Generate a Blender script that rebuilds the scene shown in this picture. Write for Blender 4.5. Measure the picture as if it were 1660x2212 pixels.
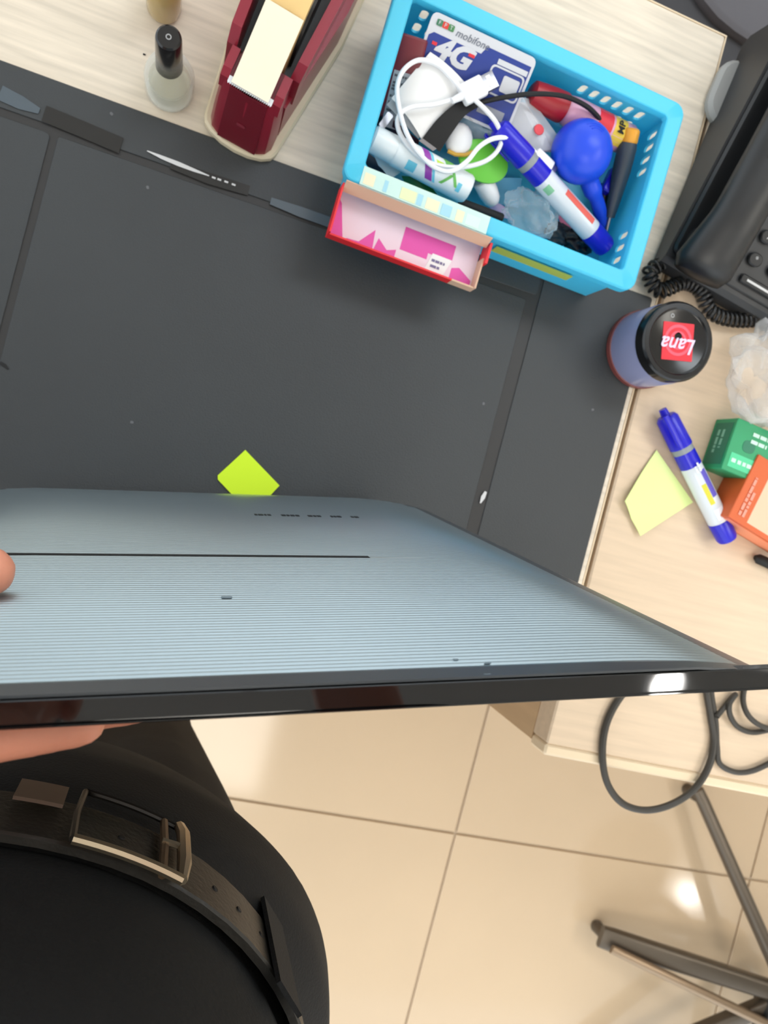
import bpy, bmesh, math, random
from mathutils import Matrix, Vector, noise
random.seed(7)
PI = math.pi
scene = bpy.context.scene
for o in list(bpy.data.objects): bpy.data.objects.remove(o)
COL = scene.collection

# ------------------------------------------------------------------ camera
FPX = 1750.0                      # focal length in pixels of the 1660 x 2212 frame
DESK = 0.75                       # desk top height
CAMZ = 1.35
CAM = Vector((0, 0, CAMZ))
def _ray(u, v): return Vector(((u-830)/FPX, -(v-1106)/FPX, -1.0))
_dn = _ray(385, 985).normalized()
def _pt(u, v, h):
    r = _ray(u, v); return r*(h/r.dot(_dn))
_x = (_pt(740, 400, .6) - _pt(0, 130, .6)).normalized()
_y = (-_dn).cross(_x)
ROT = Matrix((_x, _y, -_dn))      # camera space -> world
def P(u, v, z):
    """point of the place at height z that was measured at pixel (u, v)"""
    return ROT @ _pt(u, v, CAMZ - z) + CAM
cd = bpy.data.cameras.new('camera')
cam = bpy.data.objects.new('camera', cd); COL.objects.link(cam)
cam.matrix_world = Matrix.Translation(CAM) @ ROT.to_4x4()
cd.sensor_fit = 'AUTO'; cd.sensor_width = 36.0; cd.lens = 36.0*FPX/2212.0
cd.clip_start = .01
cd.dof.use_dof = True; cd.dof.focus_distance = .34; cd.dof.aperture_fstop = 20.0
scene.camera = cam
scene.cycles.max_bounces = 7; scene.cycles.diffuse_bounces = 3; scene.cycles.glossy_bounces = 3; scene.cycles.transparent_max_bounces = 12

# ------------------------------------------------------------------ light
scene.view_settings.view_transform = 'Standard'
scene.view_settings.look = 'None'
scene.view_settings.gamma = 1.0
scene.view_settings.use_curve_mapping = False
scene.view_settings.exposure = 0.25
w = bpy.data.worlds.new('world'); scene.world = w; w.use_nodes = True
bg = w.node_tree.nodes['Background']; bg.inputs[0].default_value = (.88, .95, 1, 1); bg.inputs[1].default_value = 1.7

# ------------------------------------------------------------------ materials
def lin(c):
    return tuple(((x/255)/12.92 if x/255 <= .04045 else ((x/255+.055)/1.055)**2.4) for x in c)
MATS = {}
def mat(name, rgb, rough=.5, metal=0., spec=.5, var=0., vscale=30., vstretch=(1, 1, 1), bump=0., bscale=200., coat=0., emit=0., sss=0., rgb2=None, sheen=0.):
    if name in MATS: return MATS[name]
    m = bpy.data.materials.new(name); m.use_nodes = True
    nt = m.node_tree; b = nt.nodes['Principled BSDF']
    c = lin(rgb)
    b.inputs['Base Color'].default_value = (*c, 1)
    b.inputs['Roughness'].default_value = rough
    b.inputs['Metallic'].default_value = metal
    b.inputs['Specular IOR Level'].default_value = spec
    b.inputs['Coat Weight'].default_value = coat
    b.inputs['Coat Roughness'].default_value = .08
    b.inputs['Sheen Weight'].default_value = sheen
    if sss: 
        b.inputs['Subsurface Weight'].default_value = sss
        b.inputs['Subsurface Radius'].default_value = (.01, .004, .002)
    if emit:
        b.inputs['Emission Color'].default_value = (*c, 1); b.inputs['Emission Strength'].default_value = emit
    if var or bump:
        tc = nt.nodes.new('ShaderNodeTexCoord'); mp = nt.nodes.new('ShaderNodeMapping')
        mp.inputs['Scale'].default_value = vstretch
        nt.links.new(tc.outputs['Object'], mp.inputs['Vector'])
    if var:
        n = nt.nodes.new('ShaderNodeTexNoise'); n.inputs['Scale'].default_value = vscale; n.inputs['Detail'].default_value = 6
        nt.links.new(mp.outputs[0], n.inputs['Vector'])
        r = nt.nodes.new('ShaderNodeValToRGB')
        c2 = lin(rgb2) if rgb2 else tuple(x*(1-var) for x in c)
        c3 = tuple(min(1, x*(1+var*.6)) for x in c) if not rgb2 else c
        r.color_ramp.elements[0].position = .3; r.color_ramp.elements[0].color = (*c2, 1)
        r.color_ramp.elements[1].position = .7; r.color_ramp.elements[1].color = (*c3, 1)
        nt.links.new(n.outputs['Fac'], r.inputs[0]); nt.links.new(r.outputs[0], b.inputs['Base Color'])
    if bump:
        n2 = nt.nodes.new('ShaderNodeTexNoise'); n2.inputs['Scale'].default_value = bscale; n2.inputs['Detail'].default_value = 3
        nt.links.new(mp.outputs[0], n2.inputs['Vector'])
        bp = nt.nodes.new('ShaderNodeBump'); bp.inputs['Strength'].default_value = bump; bp.inputs['Distance'].default_value = .001
        nt.links.new(n2.outputs['Fac'], bp.inputs['Height']); nt.links.new(bp.outputs[0], b.inputs['Normal'])
    MATS[name] = m; return m
def clear(name, rgb=(245, 248, 250), amount=.8, rough=.06, tint=(255, 255, 255)):
    """thin clear plastic / glass: see-through body colour mixed with a glossy skin"""
    if name in MATS: return MATS[name]
    m = bpy.data.materials.new(name); m.use_nodes = True; nt = m.node_tree
    for n in list(nt.nodes): nt.nodes.remove(n)
    out = nt.nodes.new('ShaderNodeOutputMaterial'); tr = nt.nodes.new('ShaderNodeBsdfTransparent'); pb = nt.nodes.new('ShaderNodeBsdfPrincipled')
    tr.inputs[0].default_value = (*lin(tint), 1)
    pb.inputs['Base Color'].default_value = (*lin(rgb), 1); pb.inputs['Roughness'].default_value = rough
    mx = nt.nodes.new('ShaderNodeMixShader'); lw = nt.nodes.new('ShaderNodeLayerWeight'); lw.inputs[0].default_value = .35
    mr = nt.nodes.new('ShaderNodeMapRange'); mr.inputs[3].default_value = 1-amount; mr.inputs[4].default_value = min(1, 1-amount+.45)
    nt.links.new(lw.outputs['Facing'], mr.inputs[0]); nt.links.new(mr.outputs[0], mx.inputs[0])
    nt.links.new(tr.outputs[0], mx.inputs[1]); nt.links.new(pb.outputs[0], mx.inputs[2]); nt.links.new(mx.outputs[0], out.inputs[0])
    MATS[name] = m; return m

M_wood = mat('pale_wood', (222, 209, 190), .42, var=.16, vscale=14, vstretch=(.9, 14, 14), bump=.06, bscale=60)
M_woodR = mat('cream_wood', (214, 190, 162), .40, var=.08, vscale=14, vstretch=(.9, 14, 14))
M_woodedge = mat('edge_banding', (226, 204, 172), .45)
M_woodpanel = mat('panel_wood', (202, 170, 132), .5, var=.1, vscale=10, vstretch=(10, 10, 1))
M_mat = mat('mat_leather', (52, 55, 57), .50, var=.10, vscale=7, bump=.25, bscale=900)
M_matlow = mat('mat_seam', (43, 42, 42), .5)
M_tile = mat('floor_tile', (204, 180, 150), .10, var=.04, vscale=3)
M_grout = mat('grout', (186, 166, 142), .8)
M_wall = mat('wall_paint', (226, 224, 218), .8)
M_ceil = mat('ceiling_paint', (236, 236, 234), .9)
M_black = mat('black_plastic', (20, 20, 21), .38)
M_blackgloss = mat('piano_black', (10, 10, 11), .035, spec=.5)
M_blackmatte = mat('matte_black', (17, 17, 18), .7)
M_red = mat('maroon_plastic', (134, 28, 46), .30, var=.05, vscale=20)
M_white = mat('white_plastic', (238, 238, 240), .4)
M_paper = mat('white_paper', (240, 239, 238), .7)
M_cyan = mat('cyan_plastic', (92, 222, 250), .32)
def _translucent(m, rgb, f):
    nt = m.node_tree; b = nt.nodes['Principled BSDF']; out = nt.nodes['Material Output']
    tl = nt.nodes.new('ShaderNodeBsdfTranslucent'); tl.inputs[0].default_value = (*lin(rgb), 1)
    mx = nt.nodes.new('ShaderNodeMixShader'); mx.inputs[0].default_value = f
    nt.links.new(b.outputs[0], mx.inputs[1]); nt.links.new(tl.outputs[0], mx.inputs[2]); nt.links.new(mx.outputs[0], out.inputs[0])
_translucent(M_cyan, (70, 220, 255), .36)
M_blue = mat('cobalt_plastic', (26, 22, 190), .3)
M_metal = mat('steel', (150, 150, 156), .3, metal=1.)
M_skin = mat('skin', (226, 150, 122), .5, sss=.12, var=.12, vscale=45, bump=.15, bscale=500)

# ------------------------------------------------------------------ mesh helpers
def frame(o, z, xhint=Vector((1, 0, 0))):
    z = Vector(z).normalized(); x = Vector(xhint); x = x - z*x.dot(z)
    if x.length < 1e-6: x = Vector((0, 1, 0)) - z*z.y
    x.normalize(); y = z.cross(x)
    m = Matrix((x, y, z)).transposed().to_4x4(); m.translation = Vector(o); return m
def yaw(o, deg): return Matrix.Translation(Vector(o)) @ Matrix.Rotation(math.radians(deg), 4, 'Z')
I4 = Matrix.Identity(4)
def rr(wd, dp, r, n=5, cx=0, cy=0):
    """rounded rectangle outline, counter-clockwise"""
    r = max(min(r, wd/2-1e-5, dp/2-1e-5), 1e-5); pts = []
    for k, (sx, sy) in enumerate(((1, 1), (-1, 1), (-1, -1), (1, -1))):
        for i in range(n+1):
            a = PI/2*k + PI/2*i/n
            pts.append((cx+sx*(wd/2-r)+r*math.cos(a), cy+sy*(dp/2-r)+r*math.sin(a)))
    return pts
def circ(r, n=24, cx=0, cy=0, ry=None):
    ry = r if ry is None else ry
    return [(cx+r*math.cos(2*PI*i/n), cy+ry*math.sin(2*PI*i/n)) for i in range(n)]
class MB:
    def __init__(s): s.v = []; s.f = []
    def raw(s, vs, fs, M=I4):
        b = len(s.v); s.v += [M @ Vector(p) for p in vs]; s.f += [tuple(i+b for i in f) for f in fs]; return s
    def loft(s, rings, M=I4, cap=(True, True), closed=True):
        n = len(rings[0]); vs = [p for r in rings for p in r]; fs = []
        m = n if closed else n-1
        for k in range(len(rings)-1):
            for i in range(m):
                j = (i+1) % n; fs.append((k*n+i, k*n+j, (k+1)*n+j, (k+1)*n+i))
        if cap[0]: fs.append(tuple(reversed(range(n))))
        if cap[1]: fs.append(tuple((len(rings)-1)*n+i for i in range(n)))
        return s.raw(vs, fs, M)
    def box(s, x0, x1, y0, y1, z0, z1, M=I4, r=.0, b=.0, n=3):
        wd, dp = x1-x0, y1-y0; cx, cy = (x0+x1)/2, (y0+y1)/2
        if r == 0 and b == 0:
            vs = [(x, y, z) for z in (z0, z1) for x, y in ((x0, y0), (x1, y0), (x1, y1), (x0, y1))]
            return s.raw(vs, [(3, 2, 1, 0), (4, 5, 6, 7), (0, 1, 5, 4), (1, 2, 6, 5), (2, 3, 7, 6), (3, 0, 4, 7)], M)
        rings = []
        if b > .004: seq = [(z0, b), (z0+b*.076, b*.617), (z0+b*.293, b*.293), (z0+b*.617, b*.076), (z0+b, 0), (z1-b, 0), (z1-b*.383, b*.076), (z1-b*.707+b*.414, b*.293), (z1-b*.076, b*.617), (z1, b)]
        elif b: seq = [(z0, b), (z0+b, 0), (z1-b, 0), (z1, b)]
        else: seq = [(z0, 0), (z1, 0)]
        for z, ins in seq:
            rings.append([(x, y, z) for x, y in rr(wd-2*ins, dp-2*ins, max(r-ins, 1e-4), n, cx, cy)])
        return s.loft(rings, M)
    def lathe(s, prof, M=I4, n=28, cap=(True, True), sx=1, sy=1):
        return s.loft([[(sx*r*math.cos(2*PI*i/n), sy*r*math.sin(2*PI*i/n), z) for i in range(n)] for z, r in prof], M, cap)
    def sphere(s, c, r, n=16, m=10, M=I4, sc=(1, 1, 1)):
        rings = []
        for k in range(1, m):
            t = PI*k/m
            rings.append([(c[0]+sc[0]*r*math.sin(t)*math.cos(2*PI*i/n), c[1]+sc[1]*r*math.sin(t)*math.sin(2*PI*i/n), c[2]-sc[2]*r*math.cos(t)) for i in range(n)])
        return s.loft(rings, M)
    def tube(s, pts, r, n=8, cap=True, flat=None):
        pts = [Vector(p) for p in pts]; rs = r if isinstance(r, (list, tuple)) else [r]*len(pts)
        t0 = (pts[1]-pts[0]).normalized(); up = Vector((0, 0, 1)) if abs(t0.z) < .9 else Vector((1, 0, 0))
        nx = up.cross(t0).normalized(); rings = []
        for k, p in enumerate(pts):
            t = (pts[min(k+1, len(pts)-1)]-pts[max(k-1, 0)])
            t = t.normalized() if t.length > 1e-9 else t0
            nx = (nx - t*nx.dot(t)).normalized(); ny = t.cross(nx)
            fy = 1 if flat is None else flat
            rings.append([p + nx*(rs[k]*math.cos(2*PI*i/n)) + ny*(fy*rs[k]*math.sin(2*PI*i/n)) for i in range(n)])
        return s.loft(rings, I4, (cap, cap))
    def caps(s, pts, rs):
        """chain of cones and balls (to be fused by a voxel remesh)"""
        for p, r in zip(pts, rs): s.sphere(Vector(p), r, 14, 9)
        for k in range(len(pts)-1):
            a, b = Vector(pts[k]), Vector(pts[k+1]); L = (b-a).length
            if L > 1e-6: s.lathe([(0, rs[k]), (L, rs[k+1])], frame(a, b-a), 14)
        return s
    def plate(s, outline, holes, th, M=I4):
        """flat plate in local xy with real holes, thickness th along +z"""
        bm = bmesh.new(); es = []
        for loop in [outline]+holes:
            vs = [bm.verts.new((x, y, 0)) for x, y in loop]
            es += [bm.edges.new((vs[i], vs[(i+1) % len(vs)])) for i in range(len(vs))]
        bmesh.ops.triangle_fill(bm, use_beauty=True, edges=es, normal=(0, 0, 1))
        g = bmesh.ops.extrude_face_region(bm, geom=bm.faces[:])
        for e in g['geom']:
            if isinstance(e, bmesh.types.BMVert): e.co.z += th
        bmesh.ops.recalc_face_normals(bm, faces=bm.faces[:])
        bm.verts.index_update()
        vs = [v.co.copy() for v in bm.verts]; fs = [tuple(v.index for v in f.verts) for f in bm.faces]; bm.free()
        return s.raw(vs, fs, M)
    def ribbon(s, a, b, th=.0004):
        """thin sheet between two polylines a and b"""
        n = len(a); a = [Vector(p) for p in a]; b = [Vector(p) for p in b]
        vs = []; 
        for k in range(n):
            t = a[min(k+1, n-1)]-a[max(k-1, 0)]; nn = (b[k]-a[k]).cross(t)
            nn = nn.normalized()*th if nn.length > 1e-12 else Vector((0, 0, th))
            vs += [a[k], b[k], b[k]+nn, a[k]+nn]
        fs = [(0, 1, 2, 3), ((n-1)*4+3, (n-1)*4+2, (n-1)*4+1, (n-1)*4)]
        for k in range(n-1):
            for i in range(4):
                j = (i+1) % 4; fs.append((k*4+i, (k+1)*4+i, (k+1)*4+j, k*4+j))
        return s.raw(vs, fs)
    def sheet(s, grid, th=.0004):
        """grid of points [row][col] as a thin closed sheet"""
        R, C = len(grid), len(grid[0]); top = []; 
        for i in range(R):
            for j in range(C):
                p = Vector(grid[i][j])
                du = Vector(grid[i][min(j+1, C-1)])-Vector(grid[i][max(j-1, 0)]); dv = Vector(grid[min(i+1, R-1)][j])-Vector(grid[max(i-1, 0)][j])
                nn = du.cross(dv); nn = nn.normalized() if nn.length > 1e-12 else Vector((0, 0, 1))
                top.append((p, p-nn*th))
        vs = [t[0] for t in top]+[t[1] for t in top]; N = R*C; fs = []
        for i in range(R-1):
            for j in range(C-1):
                q = (i*C+j, i*C+j+1, (i+1)*C+j+1, (i+1)*C+j); fs += [q, tuple(N+k for k in reversed(q))]
        bd = [j for j in range(C)]+[i*C+C-1 for i in range(1, R)]+[(R-1)*C+j for j in range(C-2, -1, -1)]+[i*C for i in range(R-2, 0, -1)]
        for k in range(len(bd)):
            a, b = bd[k], bd[(k+1) % len(bd)]; fs.append((b, a, a+N, b+N))
        return s.raw(vs, fs)
    def mesh(s, name, inv=I4, smooth=35):
        me = bpy.data.meshes.new(name); me.from_pydata([inv @ Vector(p) for p in s.v], [], s.f); me.update()
        bm = bmesh.new(); bm.from_mesh(me); bmesh.ops.recalc_face_normals(bm, faces=bm.faces[:]); bm.to_mesh(me); bm.free()
        if smooth:
            for p in me.polygons: p.use_smooth = True
            me.set_sharp_from_angle(angle=math.radians(smooth))
        return me
def link(o, parent=None):
    COL.objects.link(o)
    if parent is not None: o.parent = parent
    return o
def world_of(o):
    m = o.matrix_basis.copy()
    while o.parent is not None: o = o.parent; m = o.matrix_basis @ m
    return m
def part(name, mb, m, parent, label=None, smooth=35, kind=None):
    me = mb.mesh(name, world_of(parent).inverted() if parent else I4, smooth)
    me.materials.append(m); o = bpy.data.objects.new(name, me); link(o, parent)
    if label: o['label'] = label
    if kind: o['kind'] = kind
    return o
def tag(o, label, cat, group=None):
    o['label'] = label; o['category'] = cat
    if group: o['group'] = group
    return o
def thing(name, label, cat, M, group=None):
    o = bpy.data.objects.new(name, None); o.empty_display_size = .02
    o.matrix_basis = M if isinstance(M, Matrix) else Matrix.Translation(Vector(M)); link(o)
    return tag(o, label, cat, group)
def solo(name, mb, m, label, cat, group=None, smooth=35, origin=None):
    """a thing that is a single mesh, origin at its base"""
    if origin is None:
        zs = min(p.z for p in mb.v); n = len(mb.v)
        origin = Vector((sum(p.x for p in mb.v)/n, sum(p.y for p in mb.v)/n, zs))
    me = mb.mesh(name, Matrix.Translation(-Vector(origin)), smooth); me.materials.append(m)
    o = bpy.data.objects.new(name, me); o.location = origin; link(o); return tag(o, label, cat, group)
def struct(name, mb, m, parent=None, smooth=0):
    o = part(name, mb, m, parent, smooth=smooth); o['kind'] = 'structure'; return o
def text(name, body, size, m, parent, M, extrude=.0002, shear=0., bold=0., sx=1.):
    cu = bpy.data.curves.new(name, 'FONT'); cu.body = body; cu.size = size; cu.extrude = extrude
    cu.align_x = 'CENTER'; cu.align_y = 'CENTER'; cu.shear = shear; cu.offset = bold; cu.resolution_u = 3
    t = bpy.data.objects.new(name, cu); COL.objects.link(t)
    me = bpy.data.meshes.new_from_object(t); bpy.data.objects.remove(t)
    me.transform(world_of(parent).inverted() @ M @ Matrix.Diagonal((sx, 1, 1, 1)))
    me.materials.clear(); me.materials.append(m)
    o = bpy.data.objects.new(name, me); return link(o, parent)
def bars(mb, M, rows, h, x0, seed=0, th=.0002):
    """unreadable small print: rows of short ink bars. rows = [(y, length), ...]"""
    rnd = random.Random(seed)
    for y, L in rows:
        x = x0
        while x < x0+L:
            l = rnd.uniform(.8, 3)*h; l = min(l, x0+L-x)
            if l > .2*h: mb.box(x, x+l, y-h/2, y+h/2, 0, th, M)
            x += l+h*rnd.uniform(.25, .6)
    return mb
def spline(pts, n=8, closed=False):
    pts = [Vector(p) for p in pts]; out = []; N = len(pts)
    rng = range(N if closed else N-1)
    for i in rng:
        g = (lambda k: pts[k % N]) if closed else (lambda k: pts[max(0, min(N-1, k))])
        p0, p1, p2, p3 = g(i-1), g(i), g(i+1), g(i+2)
        for k in range(n):
            t = k/n
            out.append(.5*((2*p1)+(p2-p0)*t+(2*p0-5*p1+4*p2-p3)*t*t+(3*p1-p0-3*p2+p3)*t**3))
    if not closed: out.append(pts[-1])
    return out

# ================================================================== the room
TILE = .652; TX, TY = .638, -.535
RX0, RX1, RY0, RY1 = -2.1, 4.3, -2.6, 2.3
fl = struct('floor', MB().box(RX0, RX1, RY0, RY1, -.06, -.004), M_grout)
tm = MB().box(0, TILE-.004, 0, TILE-.004, -.012, 0, b=.0012, r=.001, n=1).mesh('tile', I4, 0); tm.materials.append(M_tile)
for i in range(-5, 6):
    for j in range(-4, 5):
        x, y = TX+i*TILE+.002, TY+j*TILE+.002
        if x < RX0-.6 or x > RX1 or y < RY0-.3 or y > RY1-.2: continue
        t = bpy.data.objects.new('tile', tm); t.location = (x, y, 0); link(t, fl)
struct('ceiling', MB().box(RX0, RX1, RY0, RY1, 2.8, 2.86), M_ceil)
# back wall with an unseen window added and sized for the monitor's sheen
WX0, WX1, WZ0, WZ1 = -1.15, 1.15, .85, 2.55
WB = Matrix.Translation((0, RY1+.08, 0)) @ Matrix.Rotation(PI/2, 4, 'X')
struct('wall_back', MB().plate([(RX0, -.06), (RX1, -.06), (RX1, 2.86), (RX0, 2.86)], [[(WX0, WZ0), (WX0, WZ1), (WX1, WZ1), (WX1, WZ0)]], .08, WB), M_wall)
wn = struct('unseen_window_1', MB().plate([(WX0, WZ0), (WX1, WZ0), (WX1, WZ1), (WX0, WZ1)], [[(x0, WZ0+.05), (x0, WZ1-.05), (x0+1.075, WZ1-.05), (x0+1.075, WZ0+.05)] for x0 in (WX0+.05, WX0+1.175)], .05, Matrix.Translation((0, RY1+.065, 0)) @ Matrix.Rotation(PI/2, 4, 'X')), M_white)
for x0 in (WX0+.05, WX0+1.175):
    part('pane', MB().box(x0, x0+1.075, RY1+.035, RY1+.041, WZ0+.05, WZ1-.05), clear('window_glass', (240, 246, 250), .93, .02), wn)
part('window_sill', MB().box(WX0-.04, WX1+.04, RY1-.06, RY1+.02, WZ0-.03, WZ0), M_white, wn)
struct('wall_right', MB().box(RX1, RX1+.08, RY0, RY1+.08, -.06, 2.86), M_wall)
struct('baseboard_back', MB().box(RX0, RX1, RY1-.015, RY1, 0, .09), M_woodpanel)
M_lamp = mat('lamp_diffuser', (255, 250, 240), .5, emit=7.)
M_lampcool = mat('lamp_diffuser_cool', (240, 248, 255), .5, emit=7.)
M_spot = mat('downlight_lens', (255, 252, 246), .5, emit=60.)
def panel_light(x, y, wx, wy, m, label):
    t = thing('ceiling_light', label, 'ceiling light', (x, y, 2.8))
    part('frame', MB().box(x-wx/2-.02, x+wx/2+.02, y-wy/2-.02, y+wy/2+.02, 2.785, 2.8, r=.01, b=.003), M_white, t)
    part('diffuser', MB().box(x-wx/2, x+wx/2, y-wy/2, y+wy/2, 2.775, 2.786), m, t)
panel_light(.9, 1.25, 1.2, .6, M_lampcool, 'rectangular recessed ceiling panel light above the back of the desks')
panel_light(.2, -1.3, 1.2, .6, M_lamp, 'rectangular recessed ceiling panel light above the person')
panel_light(2.3, .1, .6, 1.2, M_lamp, 'rectangular recessed ceiling panel light near the right wall')
def downlight(x, y, label, q=1.):
    t = thing('downlight', label, 'ceiling light', (x, y, 2.8))
    T = Matrix.Translation((x, y, 2.8))
    part('trim_ring', MB().lathe([(-.004, .062), (-.012, .066), (-.012, .082), (-.004, .088), (0, .088)], T, 32, (False, False)), M_white, t)
    part('lens', MB().lathe([(-.002, .062), (-.006, .06*q), (-.008, .05*q)], T, 32), M_spot, t)
downlight(3.55, -1.79, 'round ceiling downlight towards the right wall')
downlight(1.94, -.627, 'round ceiling downlight above the monitor', .55)

# ================================================================== desks
DXR = .3385
tk = thing('desk', 'pale wood desk carrying the black mat, basket and tape dispenser', 'desk', (-.33, .18, 0))
part('desk_top', MB().box(-1.05, DXR-.0012, -.085, .447, .722, .7498, b=.0012, r=.002, n=1), M_wood, tk)
part('edge_strip', MB().box(DXR-.0012, DXR, -.085, .447, .7225, .7494), M_woodedge, tk, 'tan edge banding on the right end')
part('edge_strip', MB().box(-1.05, DXR, .447, .4482, .7225, .7494), M_woodedge, tk, 'worn pale edge banding along the back')
part('side_panel', MB().box(DXR-.022, DXR-.003, .02, .43, 0, .722), M_woodpanel, tk)
part('side_panel', MB().box(-1.04, -1.02, -.06, .43, 0, .722), M_woodpanel, tk)
part('modesty_panel', MB().box(-1.02, DXR-.022, .40, .418, .3, .722), M_woodpanel, tk)
t2 = thing('desk', 'cream wood side desk carrying the telephone, marker and boxes', 'desk', (.85, .12, 0))
part('desk_top', MB().box(.3422, 1.45, -.153, .405, .722, .7498, b=.0015, r=.002, n=1), M_woodR, t2)
part('edge_strip', MB().box(.3422, 1.45, -.1625, -.1529, .7222, .7497, b=.002, r=.002, n=1), M_woodedge, t2, 'rounded pale edge strip along the front')
part('side_panel', MB().box(.3424, .360, -.158, .39, 0, .722), M_woodpanel, t2)
part('side_panel', MB().box(1.41, 1.43, -.140, .39, 0, .722), M_woodpanel, t2)
part('modesty_panel', MB().box(.360, 1.41, .36, .378, .3, .722), M_woodpanel, t2)

# ------------------------------------------------------------------ desk mat
ZM = .7515
mt = thing('desk_mat', 'large black leather desk mat with sewn border panels', 'desk mat', (0, .07, .75))
part('base_sheet', MB().box(-.80, DXR-.0060, -.08, .2233, .7499, .7507, r=.002, b=.0002, n=2), M_matlow, mt)
part('centre_panel', MB().box(-.128, .226, -.08, .188, .7506, ZM, r=.002, b=.0003, n=2), M_mat, mt)
part('side_panel', MB().box(.2365, DXR-.0064, -.08, .2228, .7506, ZM, r=.003, b=.0003, n=2), M_mat, mt)
part('side_panel', MB().box(-.80, -.133, -.08, .188, .7506, ZM, r=.003, b=.0003, n=2), M_mat, mt)
part('top_panel', MB().box(-.80, .2335, .1935, .2228, .7506, ZM+.0002, r=.002, b=.0003, n=2), M_mat, mt)
# tape and wear along the upper seam
def strip_px(pts, wd, z, th=.0003):
    a = [P(u, v, z) for u, v in pts]; A = []; B = []
    for k, p in enumerate(a):
        d = a[min(k+1, len(a)-1)]-a[max(k-1, 0)]; n = Vector((-d.y, d.x, 0)).normalized()*(wd[k]/2 if isinstance(wd, list) else wd/2)
        A.append(p-n); B.append(p+n)
    return MB().ribbon(A, B, -th)
M_tapedark = mat('dark_tape', (30, 29, 28), .28)
M_tapeblue = mat('hazy_tape', (78, 88, 96), .32)
ob = solo('tape_strip', strip_px([(95, 245), (180, 280), (262, 315)], .011, ZM+.0006), M_tapedark, 'dark glossy tape strip along the upper mat seam at far left', 'tape strip')
ob = solo('tape_strip', strip_px([(370, 355), (450, 385), (538, 412)], [.006, .008, .007], ZM+.0006), M_tapedark, 'dark glossy tape strip beside the white scratch on the mat', 'tape strip')
ob = solo('tape_strip', strip_px([(585, 434), (650, 458), (712, 480)], [.005, .0075, .0075], ZM+.0006), M_tapeblue, 'hazy bluish tape strip on the mat beside the red box', 'tape strip')
ob = solo('tape_strip', strip_px([(0, 200), (45, 222), (85, 240)], [.010, .009, .004], ZM+.0006), M_tapeblue, 'hazy bluish tape piece on the mat at the left frame edge', 'tape strip')
mb = strip_px([(318, 326), (350, 340), (385, 354), (420, 368), (452, 380)], [.0006, .0024, .0030, .0022, .0006], ZM+.0010)
for u, v in ((462, 384), (474, 388), (489, 393), (505, 399)): 
    mb.v, mb.f = mb.v, mb.f; q = strip_px([(u-4, v-1.5), (u+4, v+1.5)], .0012, ZM+.001); mb.raw(q.v, q.f)
part('scratch', mb, mat('torn_white', (205, 205, 205), .6), mt, 'long white tear in the mat')
part('tear', strip_px([(1050, 1062), (1044, 1074), (1038, 1087)], [.002, .0035, .001], ZM+.0003), MATS['torn_white'], mt, 'small white tear on the right seam')
for u, v in ((241, 246), (319, 405), (1281, 885), (1045, 872), (285, 912)):
    q = P(u, v, ZM); part('lint_speck', MB().box(-.0009, .0009, -.0011, .0011, ZM-.0002, ZM+.0004, yaw((q.x, q.y, 0), random.uniform(0, 180)), r=.0006), mat('lint', (100, 102, 104), .8), mt)
part('pen_mark', strip_px([(0, 783), (10, 790), (18, 798)], [.002, .0025, .001], ZM+.0002), M_blackmatte, mt)

# neon notes
M_neon = mat('neon_paper', (212, 245, 40), .75)
M_lime = mat('lime_paper', (226, 240, 160), .75)
c0 = P(530, 972, ZM); c1 = P(466, 1031, ZM); c2 = P(606, 1051, ZM)
e1, e2 = (c1-c0), (c2-c0)
mb = MB(); pts = []
pl = [c0, c0+e1*.93, c0+e1+e2*.06, c0+e1*1.02+e2*.8, c0+e1*.9+e2*1.02, c0+e2*.97, ]
mb.loft([[Vector((p.x, p.y, ZM+.0004)) for p in pl], [Vector((p.x, p.y, ZM+.0014)) for p in pl]])
solo('sticky_note', mb, M_neon, 'neon yellow sticky note on the black mat behind the monitor', 'sticky note', smooth=0)
q = [P(1420, 972, .752), P(1346, 1082, .753), P(1385, 1158, .7545), P(1498, 1085, .7515)]
g = []
for i in range(9):
    row = []
    for j in range(9):
        a, b = i/8, j/8
        p = (q[0]*(1-a)+q[1]*a)*(1-b)+(q[3]*(1-a)+q[2]*a)*b
        p.z = .7512+.0045*max(0, a-.45)*(1-b)+.0025*abs(math.sin(3.2*b+1.5*a))*a
        row.append(p)
    g.append(row)
solo('sticky_note', MB().sheet(g, .0004), M_lime, 'creased pale lime sticky note under the blue marker on the side desk', 'sticky note')

# ================================================================== monitor
MX = Vector((.9746, .2149, -.0636)).normalized(); MY = Vector((-.0836, .0848, -.9928)); MY = (MY-MX*MY.dot(MX)).normalized()
MN = MX.cross(MY)
MFR = P(881.5, 1066.0, .750)
def MON(): 
    m = Matrix((-MX, -MY, MN)).transposed().to_4x4(); m.translation = MFR; return m
MM = MON(); MW, ML, MR = .31, .381, .055
mo = thing('monitor', 'dark blue-grey monitor with ribbed back and glossy black rim, held upright on the desk', 'monitor', MM)
def mon_outline(ins):
    """panel outline: large rounded lower corners, tighter upper ones"""
    pts = []
    for k, (sx, sy) in enumerate(((1, 1), (-1, 1), (-1, -1), (1, -1))):
        r = (.006 if sy > 0 else MR)-ins; n = 4 if sy > 0 else 14
        for i in range(n+1):
            g = PI/2*k+PI/2*i/n; pts.append((MW/2+sx*(MW/2-ins-r)+r*math.cos(g), ML/2+sy*(ML/2-ins-r)+r*math.sin(g)))
    return pts
def mon_d(a, b):
    """distance inside the outline from its right, left and lower sides"""
    d = min(a, MW-a, b); q = min(a, MW-a)
    if q < MR and b < MR: d = MR-math.hypot(MR-q, MR-b)
    return d
mb = MB(); rings = []
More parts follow.
